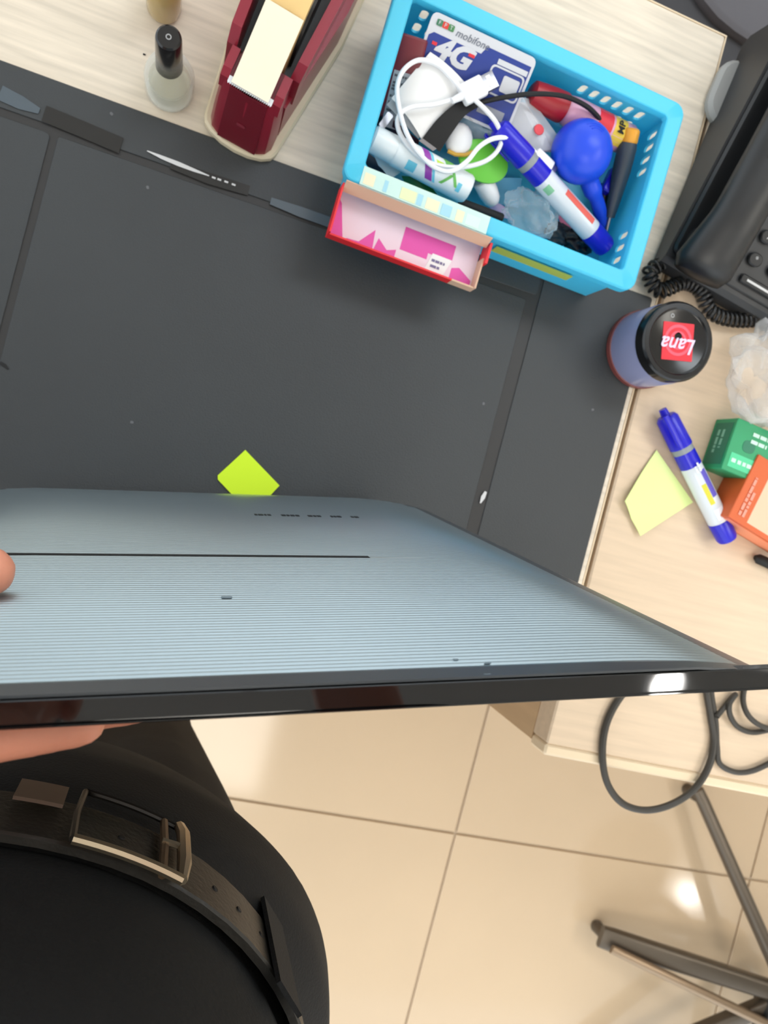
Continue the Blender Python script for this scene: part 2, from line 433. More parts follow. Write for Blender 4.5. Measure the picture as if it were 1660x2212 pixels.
for c, ins in ((-.0088, .0008), (-.0084, .0002), (-.0080, 0), (-.0072, 0), (-.0067, .0004), (-.0066, .0020), (-.0072, .0024)):
    rings.append([(x, y, c) for x, y in mon_outline(ins)])
mb.loft(rings, MM)
part('rim', mb, M_blackgloss, mo, 'glossy black outer rim')
part('rim_bar', MB().box(.0004, MW-.0004, ML-.0040, ML, -.0086, -.0012, MM, b=.0003, r=.0005, n=1), M_blackgloss, mo, 'glossy black upper edge')
part('screen', MB().box(.012, MW-.012, .018, ML-.012, -.0091, -.0087, MM), mat('screen_glass', (12, 13, 15), .08), mo)
def shell_c(a, b):
    """height of the back cover over the panel plane"""
    def fall(d, w, h): 
        if d >= w: return 0.
        t = 1-d/w; return -h*(1-math.sqrt(max(0, 1-t*t)))
    return fall(max(0, mon_d(a, b)), .065, .0070)
def monpx(u, v, c=0.0):
    o = CAM; d = ROT @ _ray(u, v); p0 = MM @ Vector((0, 0, c)); t = (p0-o).dot(MN)/d.dot(MN); return MM.inverted() @ (o+d*t)
bs = [.0006, .0015, .003, .005, .008, .012, .016, .020]
rows = [(x, 0) for x in bs]
SB = monpx(400, 1199.5).y
PITCH = .0029; b = RB = .024
def rib(b):
    """fine ribs that grow from almost nothing at the lower edge to full relief at the upper one"""
    if not RB <= b < ML-.0085: return 0.
    t = min(1, (b-RB)/.30)
    return -(.00012+.00034*t)*(1-math.cos(2*PI*(b-RB)/PITCH))
while b < ML-.0085:
    for k in range(8): rows.append((b+k/8*PITCH, rib(b+k/8*PITCH)))
    b += PITCH
rows += [(ML-.0060, 0)]
SA = monpx(800, 1205).x
cols = [.0006, .0015, .003, .005, .008, .012, .017, .023, .030, .038, .047, .056, .066, SA-.0008, SA, .14, .20, MW-.066, MW-.047, MW-.030, MW-.017, MW-.008, MW-.003, MW-.0006]
vs, fs = [], []
nc = len(cols)
rows2 = []
for bb, am in rows:
    if abs(bb-SB) < .0022: continue
    rows2.append((bb, am, None))
rows2 += [(SB-.0020, 0, 0), (SB-.0016, 0, 1), (SB-.0012, 0, 1), (SB-.0008, 0, 1), (SB-.0004, 0, 1), (SB, 0, 1), (SB+.0004, 0, 1), (SB+.0008, 0, 1), (SB+.0012, 0, 1), (SB+.0016, 0, 1), (SB+.0020, 0, 0)]
rows2.sort(key=lambda r: r[0])
for bb, am, sl in rows2:
    for a in cols:
        # corner rounding of the cover outline
        q = min(a, MW-a); b0 = (MR-math.sqrt(max(0, MR*MR-(MR-q)**2)) if q < MR else 0)+.0006
        x, y = a, max(bb, b0+bb*.01)
        c = shell_c(x, y); bb_ = bb
        edge = min(1, max(0, (mon_d(x, y)-.010)/.03))
        c += am*edge
        if sl is not None: c += edge*rib(bb)*(1 if a < SA-1e-6 else 0)
        if sl and a >= SA-1e-6: c -= .0016
        vs.append((x, y, c))
for i in range(len(rows2)-1):
    for j in range(nc-1): fs.append((i*nc+j, i*nc+j+1, (i+1)*nc+j+1, (i+1)*nc+j))
mb = MB().raw(vs, fs, MM)
M_shell = mat('ribbed_shell', (168, 182, 188), .40, metal=.9, spec=.5, var=.05, vscale=9)
sh = part('back_cover', mb, M_shell, mo, 'blue-grey back cover with fine parallel ribs', smooth=60)
part('slot', MB().box(SA, MW-.003, SB-.0015, SB+.0015, -.0026, .0001, MM), M_blackmatte, sh, 'slot across the back cover, filled dark for its shade')  # dark filler paints the shade inside the recess
sh.data.materials.append(mat('chamfer_and_edge_shade', (62, 66, 70), .35))  # puts the shade of the rounded side and lower edges into the cover colour
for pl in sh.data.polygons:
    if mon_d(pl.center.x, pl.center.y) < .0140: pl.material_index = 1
# unreadable port print near the lower edge
mb = MB(); bb = .094
qa, qb = monpx(565, 1112), monpx(790, 1127)
rnd = random.Random(3); a = qb.x
while a < qa.x:
    for _ in range(rnd.randint(2, 4)):
        l = rnd.uniform(.0012, .0032); mb.box(a, a+l, qa.y-.002, qa.y+.002, -.0001, .0002, MM); a += l+.0007
    a += rnd.uniform(.003, .006)
part('printed_marks', mb, mat('ink_dark', (26, 30, 34), .6), sh)
for u, v, s in ((1062, 1452, .0020), (1052, 1456, .0012), (1072, 1450, .0014), (985, 1425, .0009), (1055, 1432, .0010), (490, 1290, .0020)):
    p = monpx(u, v); part('scuff', MB().box(p.x-s, p.x+s, p.y-s*.5, p.y+s*.5, -.0001, .0002, MM, r=s*.45), mat('scuff', (124, 138, 146), .5), sh)
# chamfer strip along the cover's upper edge
M_border = mat('chamfer_and_edge_shade', (62, 66, 70), .35)
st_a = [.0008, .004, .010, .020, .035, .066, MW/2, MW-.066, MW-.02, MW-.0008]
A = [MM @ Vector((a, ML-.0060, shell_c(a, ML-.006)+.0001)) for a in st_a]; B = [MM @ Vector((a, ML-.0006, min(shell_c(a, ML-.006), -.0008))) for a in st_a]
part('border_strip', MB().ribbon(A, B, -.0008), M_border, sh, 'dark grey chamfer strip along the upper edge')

# ================================================================== person
M_cloth = mat('black_trousers', (17, 17, 17), .85, var=.2, vscale=40, bump=.4, bscale=700)
M_shirt = mat('black_shirt', (13, 14, 14), .9, var=.2, vscale=25, bump=.4, bscale=500)
M_belt = mat('belt_leather', (44, 41, 36), .42, var=.15, vscale=60, bump=.3, bscale=400)
M_buckle = mat('buckle_metal', (196, 178, 150), .28, metal=.9)
pe = thing('person', 'person in black shirt, black trousers and leather belt holding the monitor', 'person', (-.01, -.29, 0))
def smoothed(o, voxel, it=6, fac=.5):
    r = o.modifiers.new('remesh', 'REMESH'); r.mode = 'VOXEL'; r.voxel_size = voxel; r.use_smooth_shade = True
    s = o.modifiers.new('smooth', 'SMOOTH'); s.iterations = it; s.factor = fac
BCX, BCY = -.030, -.292
def ell(z, a, b, cx=BCX, cy=BCY, n=48, e=2.2):
    out = []
    for i in range(n):
        t = 2*PI*i/n; c, s = math.cos(t), math.sin(t)
        out.append((cx+a*math.copysign(abs(c)**(2/e), c), cy+b*math.copysign(abs(s)**(2/e), s), z))
    return out
# trousers: hips and two legs fused
mb = MB()
mb.loft([ell(.80, .150, .110, cy=-.302), ell(.86, .172, .124, cy=-.298), ell(.92, .184, .136, cy=-.294), ell(.97, .175, .138), ell(1.00, .152, .136), ell(1.035, .148, .134)])
for s in (-1, 1):
    mb.caps([(BCX+s*.078, -.295, .88), (BCX+s*.070, -.296, .74), (BCX+s*.058, -.302, .50), (BCX+s*.058, -.310, .30), (BCX+s*.062, -.32, .09)],
            [.085, .082, .064, .058, .056])
tr = part('trousers', mb, M_cloth, pe, 'black trousers'); smoothed(tr, .007, 8)
mb = MB(); 
mb.loft([ell(1.015, .146, .132), ell(1.06, .149, .136), ell(1.12, .154, .136, cy=-.298), ell(1.20, .168, .134, cy=-.306), ell(1.29, .180, .128, cy=-.315), ell(1.36, .178, .115, cy=-.320), ell(1.41, .150, .090, cy=-.322), ell(1.45, .080, .070, cy=-.322)])
for s in (-1, 1):
    el = (-.335, -.285, 1.06) if s < 0 else (.27, -.37, 1.13)
    sp = (BCX+s*.185, -.322, 1.38)
    hp = Vector(el)*.92+Vector(sp)*.08
    mb.caps([sp, (Vector(sp)+Vector(el))/2, el], [.062, .056, .050])
    wr = Vector((-.205, -.150, 1.045)) if s < 0 else Vector((.16, -.13, 1.36))
    mb.caps([el, Vector(el)*.2+wr*.8], [.050, .040])
st = part('shirt', mb, M_shirt, pe, 'black long sleeved shirt'); smoothed(st, .007, 6)
# belt
def bring(z, out, n=72):
    return ell(z, .1515+out, .1385+out, n=n)
mb = MB(); zs = ((1.000, .003), (1.001, .0040), (1.035, .0040), (1.036, .003))
mb.loft([bring(1.000, 0)]+[bring(z, o) for z, o in zs]+[bring(1.036, 0)], cap=(False, False))
be = part('belt', mb, M_belt, pe, 'dark brown leather belt')
def front(x, z, out):          # point on the belt front at x
    a, b = .1515+.0040+out, .1385+.0040+out
    t = min(1, abs((x-BCX)/a)); return Vector((x, BCY+b*(1-t**2.2)**(1/2.2), z))
def arc(x0, x1, z, out, n=14): return [front(x0+(x1-x0)*k/n, z, out) for k in range(n+1)]
mb = MB()
mb.tube(arc(-.002, .0405, 1.044, .0060), .0021, 8)
mb.tube([front(.0405, 1.044, .0060), front(.0415, 1.030, .0062), front(.0415, 1.005, .0055), front(.0400, .994, .004)], [.0021, .0030, .0030, .0024], 8)
bk = part('buckle', mb, M_buckle, be, 'pale metal belt buckle frame')
part('buckle_back', MB().tube(arc(.0400, -.002, .994, .0030)+[front(-.003, 1.02, .005), front(-.002, 1.044, .0060)], .0014, 8), mat('buckle_shade', (46, 42, 38), .35, metal=.5), be, 'dark lower bar of the buckle')
part('buckle_bar', MB().tube([front(.033, .995, .003), front(.0335, 1.018, .004), front(.033, 1.043, .004)], .0018, 8), mat('bar_bronze', (110, 88, 66), .35, metal=.6), be)
part('buckle_prong', MB().tube([front(.032, 1.018, .005), front(.038, 1.018, .006), front(.043, 1.018, .006)], .0014, 6), M_buckle, be)
mb = MB(); mb.ribbon(arc(-.028, -.009, .996, .0025, 6), arc(-.028, -.009, 1.016, .0035, 6), .0015)
part('keeper', mb, mat('keeper_metal', (128, 106, 92), .35, metal=.6), be, 'brownish metal belt keeper')
for x in (.016, .058, .070, .082):
    p = front(x, 1.018, -.0003); nn = (p-Vector((BCX, BCY, 1.018))).normalized(); part('belt_hole', MB().lathe([(0, .0016), (.0006, .0014)], frame(p, nn), 10), M_blackmatte, be)
for x in (.093, -.100):
    mb = MB(); mb.ribbon([front(x-.006, z, .003) for z in (.985, 1.018, 1.048)], [front(x+.006, z, .003) for z in (.985, 1.018, 1.048)], .002)
    part('belt_loop', mb, M_cloth, tr)
# pocket seam and shirt fold
for s in (-1, 1):
    mb = MB(); mb.caps([(BCX+s*.064, -.300, .055), (BCX+s*.066, -.235, .04), (BCX+s*.070, -.165, .035)], [.044, .042, .036]); mb.box(BCX+s*.066-.045, BCX+s*.066+.045, -.36, -.125, 0, .02, r=.04)
    sh_ = part('shoe', mb, mat('shoe_leather', (18, 17, 17), .35), pe, 'black shoe'); smoothed(sh_, .006, 6)
# body (skin): head, neck, arms and the hand that grips the monitor
def mp(a, b, c): return MM @ Vector((a, b, c))
mb = MB()
HX, HY = BCX, -.315
mb.sphere(Vector((HX, HY, 1.655)), .095, 20, 14, sc=(.82, 1., 1.1))
mb.sphere(Vector((HX, HY+.025, 1.595)), .07, 16, 12, sc=(.85, .95, 1.))
mb.caps([(HX, HY+.085, 1.65), (HX, HY+.115, 1.615)], [.010, .015])
for s in (-1, 1): mb.sphere(Vector((HX+s*.080, HY, 1.635)), .03, 10, 8, sc=(.35, .6, 1))
mb.caps([(HX, HY-.01, 1.60), (HX, HY-.012, 1.50), (HX, HY-.01, 1.40)], [.058, .056, .065])
mb.caps([(HX, HY-.01, 1.40), (BCX-.18, -.322, 1.36), (-.335, -.285, 1.06)], [.055, .046, .036])
WR = Vector((-.205, -.150, 1.045))
mb.caps([(-.335, -.285, 1.06), WR], [.036, .027])
# hand: palm at the left edge, fingers along the screen side, thumb on the back
s0 = ML   # near edge
palm = mp(MW+.030, s0-.060, -.016)
mb.caps([WR, mp(MW+.055, s0-.075, -.022)], [.026, .026])
tips = []
def ftip_a(u, v, b, c):
    p = None
    for k in range(400):
        a = .15+.0005*k
        q = CAM; w_ = ROT.transposed() @ (mp(a, b, c)-CAM)
        uu = 830+FPX*w_.x/-w_.z
        if uu <= u: return a
    return .25
a_l = ftip_a(214, 1590, s0-.0205, -.0165)
fingers = [  # (knuckle b, tip b, tip a, radius)
    (s0-.036, s0-.0205, a_l+.004, .0076),
    (s0-.050, s0-.038, a_l-.012, .0086),
    (s0-.070, s0-.062, a_l-.018, .0088),
    (s0-.088, s0-.086, a_l-.010, .0086)]
for kb, tb, ta, r in fingers:
    k0 = mp(MW+.028, kb, -.024)
    j1 = mp(MW-.002+.004, kb*.55+tb*.45, -.0235)
    j2 = mp((MW+ta)/2-.004, tb, -.0215)
    tip = mp(ta, tb, -.0095-r*.95)
    mb.caps([mp(MW+.050, s0-.070, -.024), k0, j1, j2, tip], [.020, .0125, r*1.15, r*1.05, r*.85])
# thumb
tq = monpx(-24, 1288)
tt = mp(tq.x, tq.y, .0085); 
mb.caps([mp(MW+.055, s0-.085, -.018), mp(MW+.040, (tq.y+s0-.085)/2, -.002), mp(MW+.008, tq.y, .014), tt], [.021, .0145, .0112, .0088])
# right forearm and hand steadying at the camera side stays outside the view
mb.caps([(BCX+.18, -.322, 1.36), (.27, -.37, 1.13), (.16, -.13, 1.36), (.145, -.09, 1.385)], [.046, .036, .024, .022])
mb.caps([(HX, HY-.01, 1.40), (BCX+.18, -.322, 1.36)], [.055, .046])
for k in range(4):
    o = Vector((.145, -.075, 1.37+.0*k)); d = Vector((-.3+.05*k, .8, .05)).normalized()
    mb.caps([(.148-.012*k*.4, -.095, 1.372+.012*k), (.142-.004*k, -.06+.002*k, 1.366+.014*k), (.125-.002*k, -.04, 1.366+.014*k), (.108, -.045, 1.366+.014*k)], [.013, .0095, .0085, .0075])
mb.caps([(.15, -.10, 1.40), (.125, -.085, 1.425), (.105, -.07, 1.43)], [.014, .011, .0085])
bd = part('body', mb, M_skin, pe, 'bare hand gripping the monitor edge', smooth=180); smoothed(bd, .0022, 5)
mb = MB()
mb.sphere(Vector((HX, HY-.012, 1.672)), .098, 20, 14, sc=(.86, 1., 1.08)); 
hr = part('hair', mb, mat('hair_black', (16, 14, 13), .5), pe, smooth=180)
# nail on the visible fingertip
kb, tb, ta, r = fingers[0]
mb = MB().sphere(mp(ta-.0022, tb+.0010, -.0095-r*1.20), .0038, 12, 8, sc=(.7, .6, .8))
part('fingernail', mb, mat('nail', (236, 200, 178), .3), bd, smooth=180)

# ================================================================== cyan basket
BZ = .812
BM = yaw((.1712, .2735, 0), -1.6); BW, BD = .2265, .1425
bk_ = thing('plastic_basket', 'open cyan plastic basket full of stationery on the desk', 'basket', BM @ Matrix.Translation((0, 0, ZM)))
fl_ = .0065
def rect(ins, z, r): return [(x, y, z) for x, y in rr(BW-2*ins, BD-2*ins, r, 5)]
Z0 = ZM+.0006
part('rim', MB().loft([rect(.0030, BZ-.011, .006), rect(.0006, BZ-.0105, .008), rect(.0, BZ-.009, .009), rect(0, BZ-.0015, .009), rect(.0008, BZ-.0003, .0085), rect(.0016, BZ, .008), rect(.0118, BZ, .004), rect(.0126, BZ-.0004, .003), rect(.0130, BZ-.002, .003), rect(.0130, BZ-.006, .003)], BM, (False, False)), M_cyan, bk_, 'broad pale cyan rim', smooth=19)
part('floor_plate', MB().box(-BW/2+.007, BW/2-.007, -BD/2+.007, BD/2-.007, Z0, Z0+.003, BM, r=.006), M_cyan, bk_)
HT = BZ-.004-Z0
def slot(cx, cy, w_=.0056, h_=.0130, sl=.0): return [(x+sl*(y-cy), y) for x, y in reversed(rr(w_, h_, w_*.48, 4, cx, cy))]
def wall(M, wd, holes, th=.0018):
    part('wall', MB().plate([(-wd/2+.002, 0), (wd/2-.002, 0), (wd/2, HT), (-wd/2, HT)], holes, th, M), M_cyan, bk_, smooth=20)
ti = .0075    # inset of the wall at the rim (leans outwards towards the top)
def wm(cx, cy, ang):
    # local x along the wall, local y up, local z outwards
    R = Matrix.Rotation(math.radians(ang), 4, 'Z') @ Matrix.Rotation(PI/2-.02, 4, 'X')
    return BM @ Matrix.Translation((cx, cy, Z0)) @ R
WL, DL = BW-2*ti+.001, BD-2*ti+.001
bh = []
for y in (.039, .0215):
    for k in range(6): bh.append(slot(.039+.0098*k, y)); bh.append(slot(-.088+.0098*k, y))
dh = [slot(x, .036) for x in (.055, .0453, .0356, .026, -.024, -.0337, -.0434)]
IN = .0085
wall(wm(0, BD/2-IN, 180), WL, [[(-x, y) for x, y in reversed(h)] for h in bh])
wall(wm(0, -BD/2+IN, 0), WL, [])
wall(wm(BW/2-IN, 0, 90), DL, dh)
wall(wm(-BW/2+IN, 0, -90), DL, [[(-x, y) for x, y in reversed(h)] for h in dh])
# front label on the basket
lm = wm(0, -BD/2+.0055, 0)
part('label_strip', MB().box(-.008, .056, .020, .031, .0, .0006, lm @ Matrix.Translation((.02, 0, .0002))), mat('yellow_label', (178, 196, 92), .5), bk_, 'yellow-green label strip on the basket front')

# pastel washi tape on the front rim
mbs = MB(); 
M_w = [mat('tape_pastel_%d' % k, c, .35) for k, c in enumerate([(188, 218, 210), (214, 220, 172), (150, 200, 216), (200, 226, 214), (226, 216, 182)])]
wt = thing('patterned_tape', 'pale pastel patterned tape stuck along the front basket rim', 'tape strip', BM @ Matrix.Translation((-.05, -BD/2+.005, BZ)))
x0, x1 = -BW/2+.0125, -BW/2+.106
part('tape_film', MB().box(x0, x1, -BD/2-.0006, -BD/2+.0122, BZ+.0002, BZ+.0006, BM).box(x0, x1, -BD/2-.0008, -BD/2-.0003, BZ-.008, BZ+.0006, BM), M_w[0], wt)
seg = [(0.02, .10, 4), (.17, .20, 2), (.30, .42, 1), (.43, .47, 2), (.50, .60, 4), (.62, .70, 2), (.74, .80, 4), (.82, .93, 3)]
for a, b, k in seg:
    part('tape_print', MB().box(x0+(x1-x0)*a, x0+(x1-x0)*b, -BD/2+.0008, -BD/2+.0085, BZ+.0006, BZ+.0008, BM), M_w[k], wt)

# red cardboard tray taped to the basket front
M_boxred = mat('red_card', (226, 34, 44), .5); M_boxtan = mat('raw_card', (214, 176, 150), .8)
M_pink = mat('pink_print', (226, 84, 170), .6); M_pinkw = mat('white_print', (236, 212, 224), .6)
TM = yaw((.0, 0, 0), -1.6)
bx0, bx1 = -BW/2+.004, -BW/2+.112; by0, by1 = -BD/2-.0335, -BD/2-.0008; bz0, bz1 = BZ-.022, BZ-.006
ct = thing('card_box', 'open red cardboard box with pink printed inside taped to the basket front', 'box', BM @ Matrix.Translation((bx0+.055, by0+.016, bz0)))
th = .0012
part('bottom', MB().box(bx0, bx1, by0, by1, bz0, bz0+.001, BM), M_pinkw, ct)
def sidewall(name, a, b, c, d, zt, m):
    part(name, MB().box(a, b, c, d, bz0, zt, BM), m, ct)
sidewall('front_wall', bx0, bx1-.017, by0-th, by0, bz1-.006, M_boxred)
sidewall('front_wall', bx1-.017, bx1, by0-th, by0, bz1-.006, M_boxtan)
sidewall('left_wall', bx0-th, bx0, by0-th, by1, bz1, M_boxred)
sidewall('right_wall', bx1, bx1+th, by0-th, by1-.012, bz1-.004, M_boxtan)
sidewall('right_wall', bx1+th*.9, bx1+th*2.4, by1-.016, by1-.001, bz1, M_boxred)
part('back_flap', MB().raw([(bx0, by1, BZ-.001), (bx1, by1, BZ-.001), (bx1, by1-.0045, bz1-.004), (bx0, by1-.0045, bz1-.004), (bx0, by1+.0006, BZ-.001), (bx1, by1+.0006, BZ-.001), (bx1, by1-.0035, bz1-.0045), (bx0, by1-.0035, bz1-.0045)], [(0, 1, 2, 3), (7, 6, 5, 4), (0, 4, 5, 1), (1, 5, 6, 2), (2, 6, 7, 3), (3, 7, 4, 0)], BM), M_boxtan, ct, 'raw cardboard back flap')
def tri(pts, z=.0002): 
    m = MB(); Zb = bz0+.001
    pp = [(bx0+(bx1-bx0)*x, by0+(by1-by0)*y) for x, y in pts]
    return m.loft([[(x, y, Zb) for x, y in pp], [(x, y, Zb+z) for x, y in pp]], BM)
for pts in ([(0, 0), (.10, .02), (.03, .75), (0, .85)], [(.10, 0), (.30, 0), (.285, .48), (.20, .12), (.12, .10)], [(.30, 0), (.45, 0), (.45, .24), (.39, .16), (.32, .34)],
            [(.47, .28), (.66, .28), (.66, .78), (.47, .78)], [(.66, .42), (.83, .42), (.83, .78), (.66, .78)], [(.84, 0), (.99, 0), (.99, .18), (.89, .36), (.84, .30)]):
    part('pink_shape', tri(pts), M_pink, ct, smooth=0)
part('price_tag', tri([(.66, .02), (.79, .02), (.83, .45), (.69, .45)], .0005), M_paper, ct, 'small white sticker')
bars_m = mat('ink_grey', (120, 112, 150), .7)
part('printed_marks', bars(MB(), BM @ Matrix.Translation((bx0+.075, by0+.010, bz0+.0016)), [(0, .010), (-.004, .007)], .0018, 0, 4), bars_m, ct)

# ================================================================== things in the basket
def px_axis(p, q): return frame(p, q-p)
def cyl_thing(name, label, cat, a, b, segs, group=None):
    """segs: list of (part name, [(t, radius)...], material, label)"""
    a, b = Vector(a), Vector(b); L = (b-a).length; F = frame(a, b-a, Vector((0, 0, 1)))
    t = thing(name, label, cat, F, group)
    for nm, prof, m, lb in segs: part(nm, MB().lathe([(x*L, r) for x, r in prof], F, 20), m, t, lb)
    return t, F, L
# white tube with printed pattern
a, b = P(803, 298, .790), P(1012, 410, .787)
M_tube = mat('tube_white', (236, 242, 244), .3)
t, F, L = cyl_thing('plastic_tube', 'white round tube with purple and green print near the front of the basket', 'tube', a, b, [
    ('cap', [(0, .0078), (.02, .0092), (.22, .0096), (.235, .0096)], M_tube, None),
    ('body', [(.235, .0100), (.25, .0104), (.97, .0104), (1, .0092)], M_tube, None)])
def patch(F, r, ang0, ang1, z0, z1, slant=0., n=6):
    A = []; B = []
    for k in range(n+1):
        g = ang0+(ang1-ang0)*k/n; s = slant*(k/n-.5)
        A.append(F @ Vector((r*math.cos(g), r*math.sin(g), z0+s))); B.append(F @ Vector((r*math.cos(g), r*math.sin(g), z1+s)))
    return MB().ribbon(A, B, .0003)
for z0, z1, a0, a1, m, sl in ((.36, .45, .5, 1.2, mat('pr_cyan', (110, 200, 225), .4), .0), (.50, .57, -.9, 1.1, mat('pr_purple', (150, 60, 170), .4), .010), (.575, .60, -.9, 1.1, MATS['pr_cyan'], .010), (.62, .70, -.4, .2, mat('pr_lime', (196, 222, 70), .4), .004), (.68, .78, -1., -.3, mat('pr_green', (110, 190, 90), .4), .003), (.73, .76, .1, .9, MATS['pr_green'], -.006), (.80, .83, -.2, .7, MATS['pr_green'], .006), (.86, .90, .3, .9, MATS['pr_cyan'], 0)):
    part('print', patch(F, .0106, a0, a1, z0*L, z1*L, sl), m, t)
# blue whiteboard marker in the basket
def marker(name, label, pa, pb, r, text_m, seed):
    a, b = Vector(pa), Vector(pb)
    t, F, L = cyl_thing(name, label, 'marker', a, b, [
        ('cap', [(0, r*.35), (.045, r*.42), (.05, r*.80), (.07, r*1.0), (.27, r*1.06), (.275, r*1.06)], M_blue, 'blue cap with clip'),
        ('ring', [(.275, r*.98), (.315, r*.98)], mat('ring_grey', (140, 146, 150), .4), None),
        ('collar', [(.315, r*1.0), (.42, r*1.0)], M_blue, None),
        ('barrel', [(.42, r*.98), (.43, r), (.84, r), (.845, r*.98)], mat('barrel_clear', (214, 220, 226), .25), 'translucent white barrel'),
        ('end_plug', [(.845, r*1.02), (.97, r*.98), (.99, r*.86), (1., r*.6)], M_blue, None)])
    return t, F, L
a, b = P(1062, 262, .803), P(1312, 538, .778)
t, F, L = marker('marker_pen', 'blue capped whiteboard marker with red print lying across the basket', a, b, .0085, None, 1)
part('clip', MB().box(-.0022, .0022, .0085, .0105, .03*L, .22*L, F @ Matrix.Rotation(.9, 4, 'Z'), r=.001), M_blue, t)
part('barrel_print', patch(F, .0087, -.55, .05, .56*L, .80*L), mat('print_red', (226, 96, 84), .5), t, 'faded red lettering')
part('barrel_print', patch(F, .0087, .5, 1.2, .45*L, .50*L), mat('print_green', (130, 190, 150), .5), t)
# marker on the side desk
a, b = P(1432, 884, .7605), P(1574, 1168, .7605)
t, F, L = marker('marker_pen', 'blue marker pen lying over the lime note on the side desk', a, b, .0090, None, 2)
part('clip', MB().box(-.0025, .0025, .0088, .0110, .03*L, .25*L, F @ Matrix.Rotation(-1.0, 4, 'Z'), r=.001), M_blue, t)
part('barrel_print', patch(F, .0092, -.6, .0, .46*L, .66*L), mat('print_violet', (96, 84, 190), .5), t)
part('barrel_print', patch(F, .0092, .05, .5, .55*L, .70*L), mat('print_yellow', (214, 206, 60), .5), t)
part('barrel_print', patch(F, .0092, -.5, .5, .74*L, .82*L), mat('print_white', (232, 234, 240), .5), t)
part('barrel_print', bars(MB(), F @ Matrix.Translation((.0104, 0, 0)) @ Matrix.Rotation(PI/2, 4, 'Y'), [(0, .008), (.003, .006)], .0016, -.46*L, 5), MATS['print_white'], t)

# rubber bulb blower
c = P(1257, 328, .798); t = thing('blower_bulb', 'round cobalt blue rubber bulb with a nozzle in the basket', 'air blower', (c.x, c.y, .777))
M_bulb = mat('bulb_rubber', (22, 70, 214), .38)
part('bulb', MB().sphere(c, .0222, 28, 20, sc=(1, 1.02, .95)), M_bulb, t)
e = P(1302, 496, .766); d0 = P(1275, 395, .788)
part('nozzle', MB().tube(spline([c*.4+d0*.6, d0, (d0+e)/2+Vector((.001, 0, .002)), e], 5), [.0085]*4+[.0070]*4+[.0052]*4+[.0045]*4, 14), M_bulb, t)
mb = MB()
for k in range(3):
    rr_ = .006+.0022*k
    pts = []
    for i in range(9):
        g = .9+1.5*i/8; v_ = Vector((rr_*math.cos(g), .004+rr_*math.sin(g), 0)); h = math.sqrt(max(0, .0222**2-v_.x**2-v_.y**2)); pts.append(c+Vector((v_.x, v_.y, h*.955)))
    mb.tube(pts, .00035, 5)
part('moulded_ridge', mb, M_bulb, t)
# screwdriver
a, b = P(1366, 278, .795), P(1318, 470, .775); tip = P(1304, 505, .770)
t, F, L = cyl_thing('screwdriver', 'small dark grey screwdriver with orange end cap by the right basket wall', 'screwdriver', a, b, [
    ('end_cap', [(0, .0052), (.02, .0064), (.14, .0066), (.16, .0060)], mat('orange_cap', (232, 160, 44), .4), 'orange end cap'),
    ('handle', [(.16, .0066), (.22, .0072), (.45, .0070), (.70, .0056), (.9, .0044), (1., .0036)], mat('handle_grey', (52, 62, 72), .45), None)])
part('shaft', MB().lathe([(L, .0016), (L+.014, .0016), (L+.016, .0008)], F, 10), M_metal, t)
# pink bottle with red cap
a, b = P(1146, 198, .793), P(1362, 306, .784)
t, F, L = cyl_thing('glue_bottle', 'pink squeeze bottle with red cap lying along the back of the basket', 'bottle', a, b, [
    ('cap', [(0, .0055), (.02, .0085), (.10, .0095), (.22, .0105), (.30, .0108), (.32, .0105)], mat('cap_red', (170, 28, 40), .4), 'dark red cap'),
    ('body', [(.32, .0090), (.36, .0104), (.42, .0112), (.97, .0112), (1., .0095)], mat('body_pink', (222, 164, 190), .35), None)])
part('label', patch(F, .0114, -1.2, 1.2, .60*L, .74*L), mat('lab_red', (216, 40, 56), .5), t, 'red and white label')
part('label', patch(F, .0114, -1.2, 1.2, .76*L, .88*L), mat('lab_yel', (224, 190, 60), .5), t, 'yellow label band')
c_ = F @ Vector((.0118, .0, .82*L))
tn = (F.to_3x3() @ Vector((1, 0, 0))); td = (F.to_3x3() @ Vector((0, 0, 1)))
text('label_lettering', 'MP', .0075, M_blackmatte, t, frame(F @ Vector((.0116, .0, .82*L)), tn, -td.cross(tn)), bold=.0001)
# sim card pack
M_navy = mat('card_navy', (30, 56, 140), .35); M_silver = mat('card_silver', (206, 208, 214), .35)
def plane_px(px, p0, n):
    d = ROT @ _ray(*px); t = (Vector(p0)-CAM).dot(n)/d.dot(n); return CAM+d*t
tl = P(938, 22, .813); trr = P(1162, 128, .811)
ex = (trr-tl).normalized(); 
low = P(902, 125, .800); dwn = (low-tl); dwn = (dwn-ex*dwn.dot(ex)).normalized()
Wc = (trr-tl).length; Hc = .052
CM = Matrix((ex, -dwn, ex.cross(-dwn))).transposed().to_4x4(); CM.translation = tl   # x right, y up, z towards viewer
if CM.col[2].z < 0: pass
t = thing('sim_card_pack', 'blue and silver prepaid card reading 4G leaning in the back left of the basket', 'card', CM @ Matrix.Translation((Wc/2, -Hc, 0)))
part('card', MB().box(0, Wc, -Hc, 0, -.0008, 0, CM, r=.004), M_silver, t)
pts = [(.002, -Hc+.002), (Wc-.002, -Hc+.002), (Wc-.002, -.0105), (Wc*.52, -.0105), (Wc*.49, -.0125), (.006, -.0125), (.002, -.0145)]
pts = [(.002, -Hc+.002), (Wc-.002, -Hc+.002), (Wc-.002, -.006), (Wc*.545, -.006), (Wc*.51, -.0115), (.005, -.0115), (.002, -.0140)]
part('blue_panel', MB().loft([[(x, y, 0) for x, y in pts], [(x, y, .0002) for x, y in pts]], CM), M_navy, t, smooth=0)
def ct_(x, y, z=.0003): return CM @ Matrix.Translation((x, y, z))
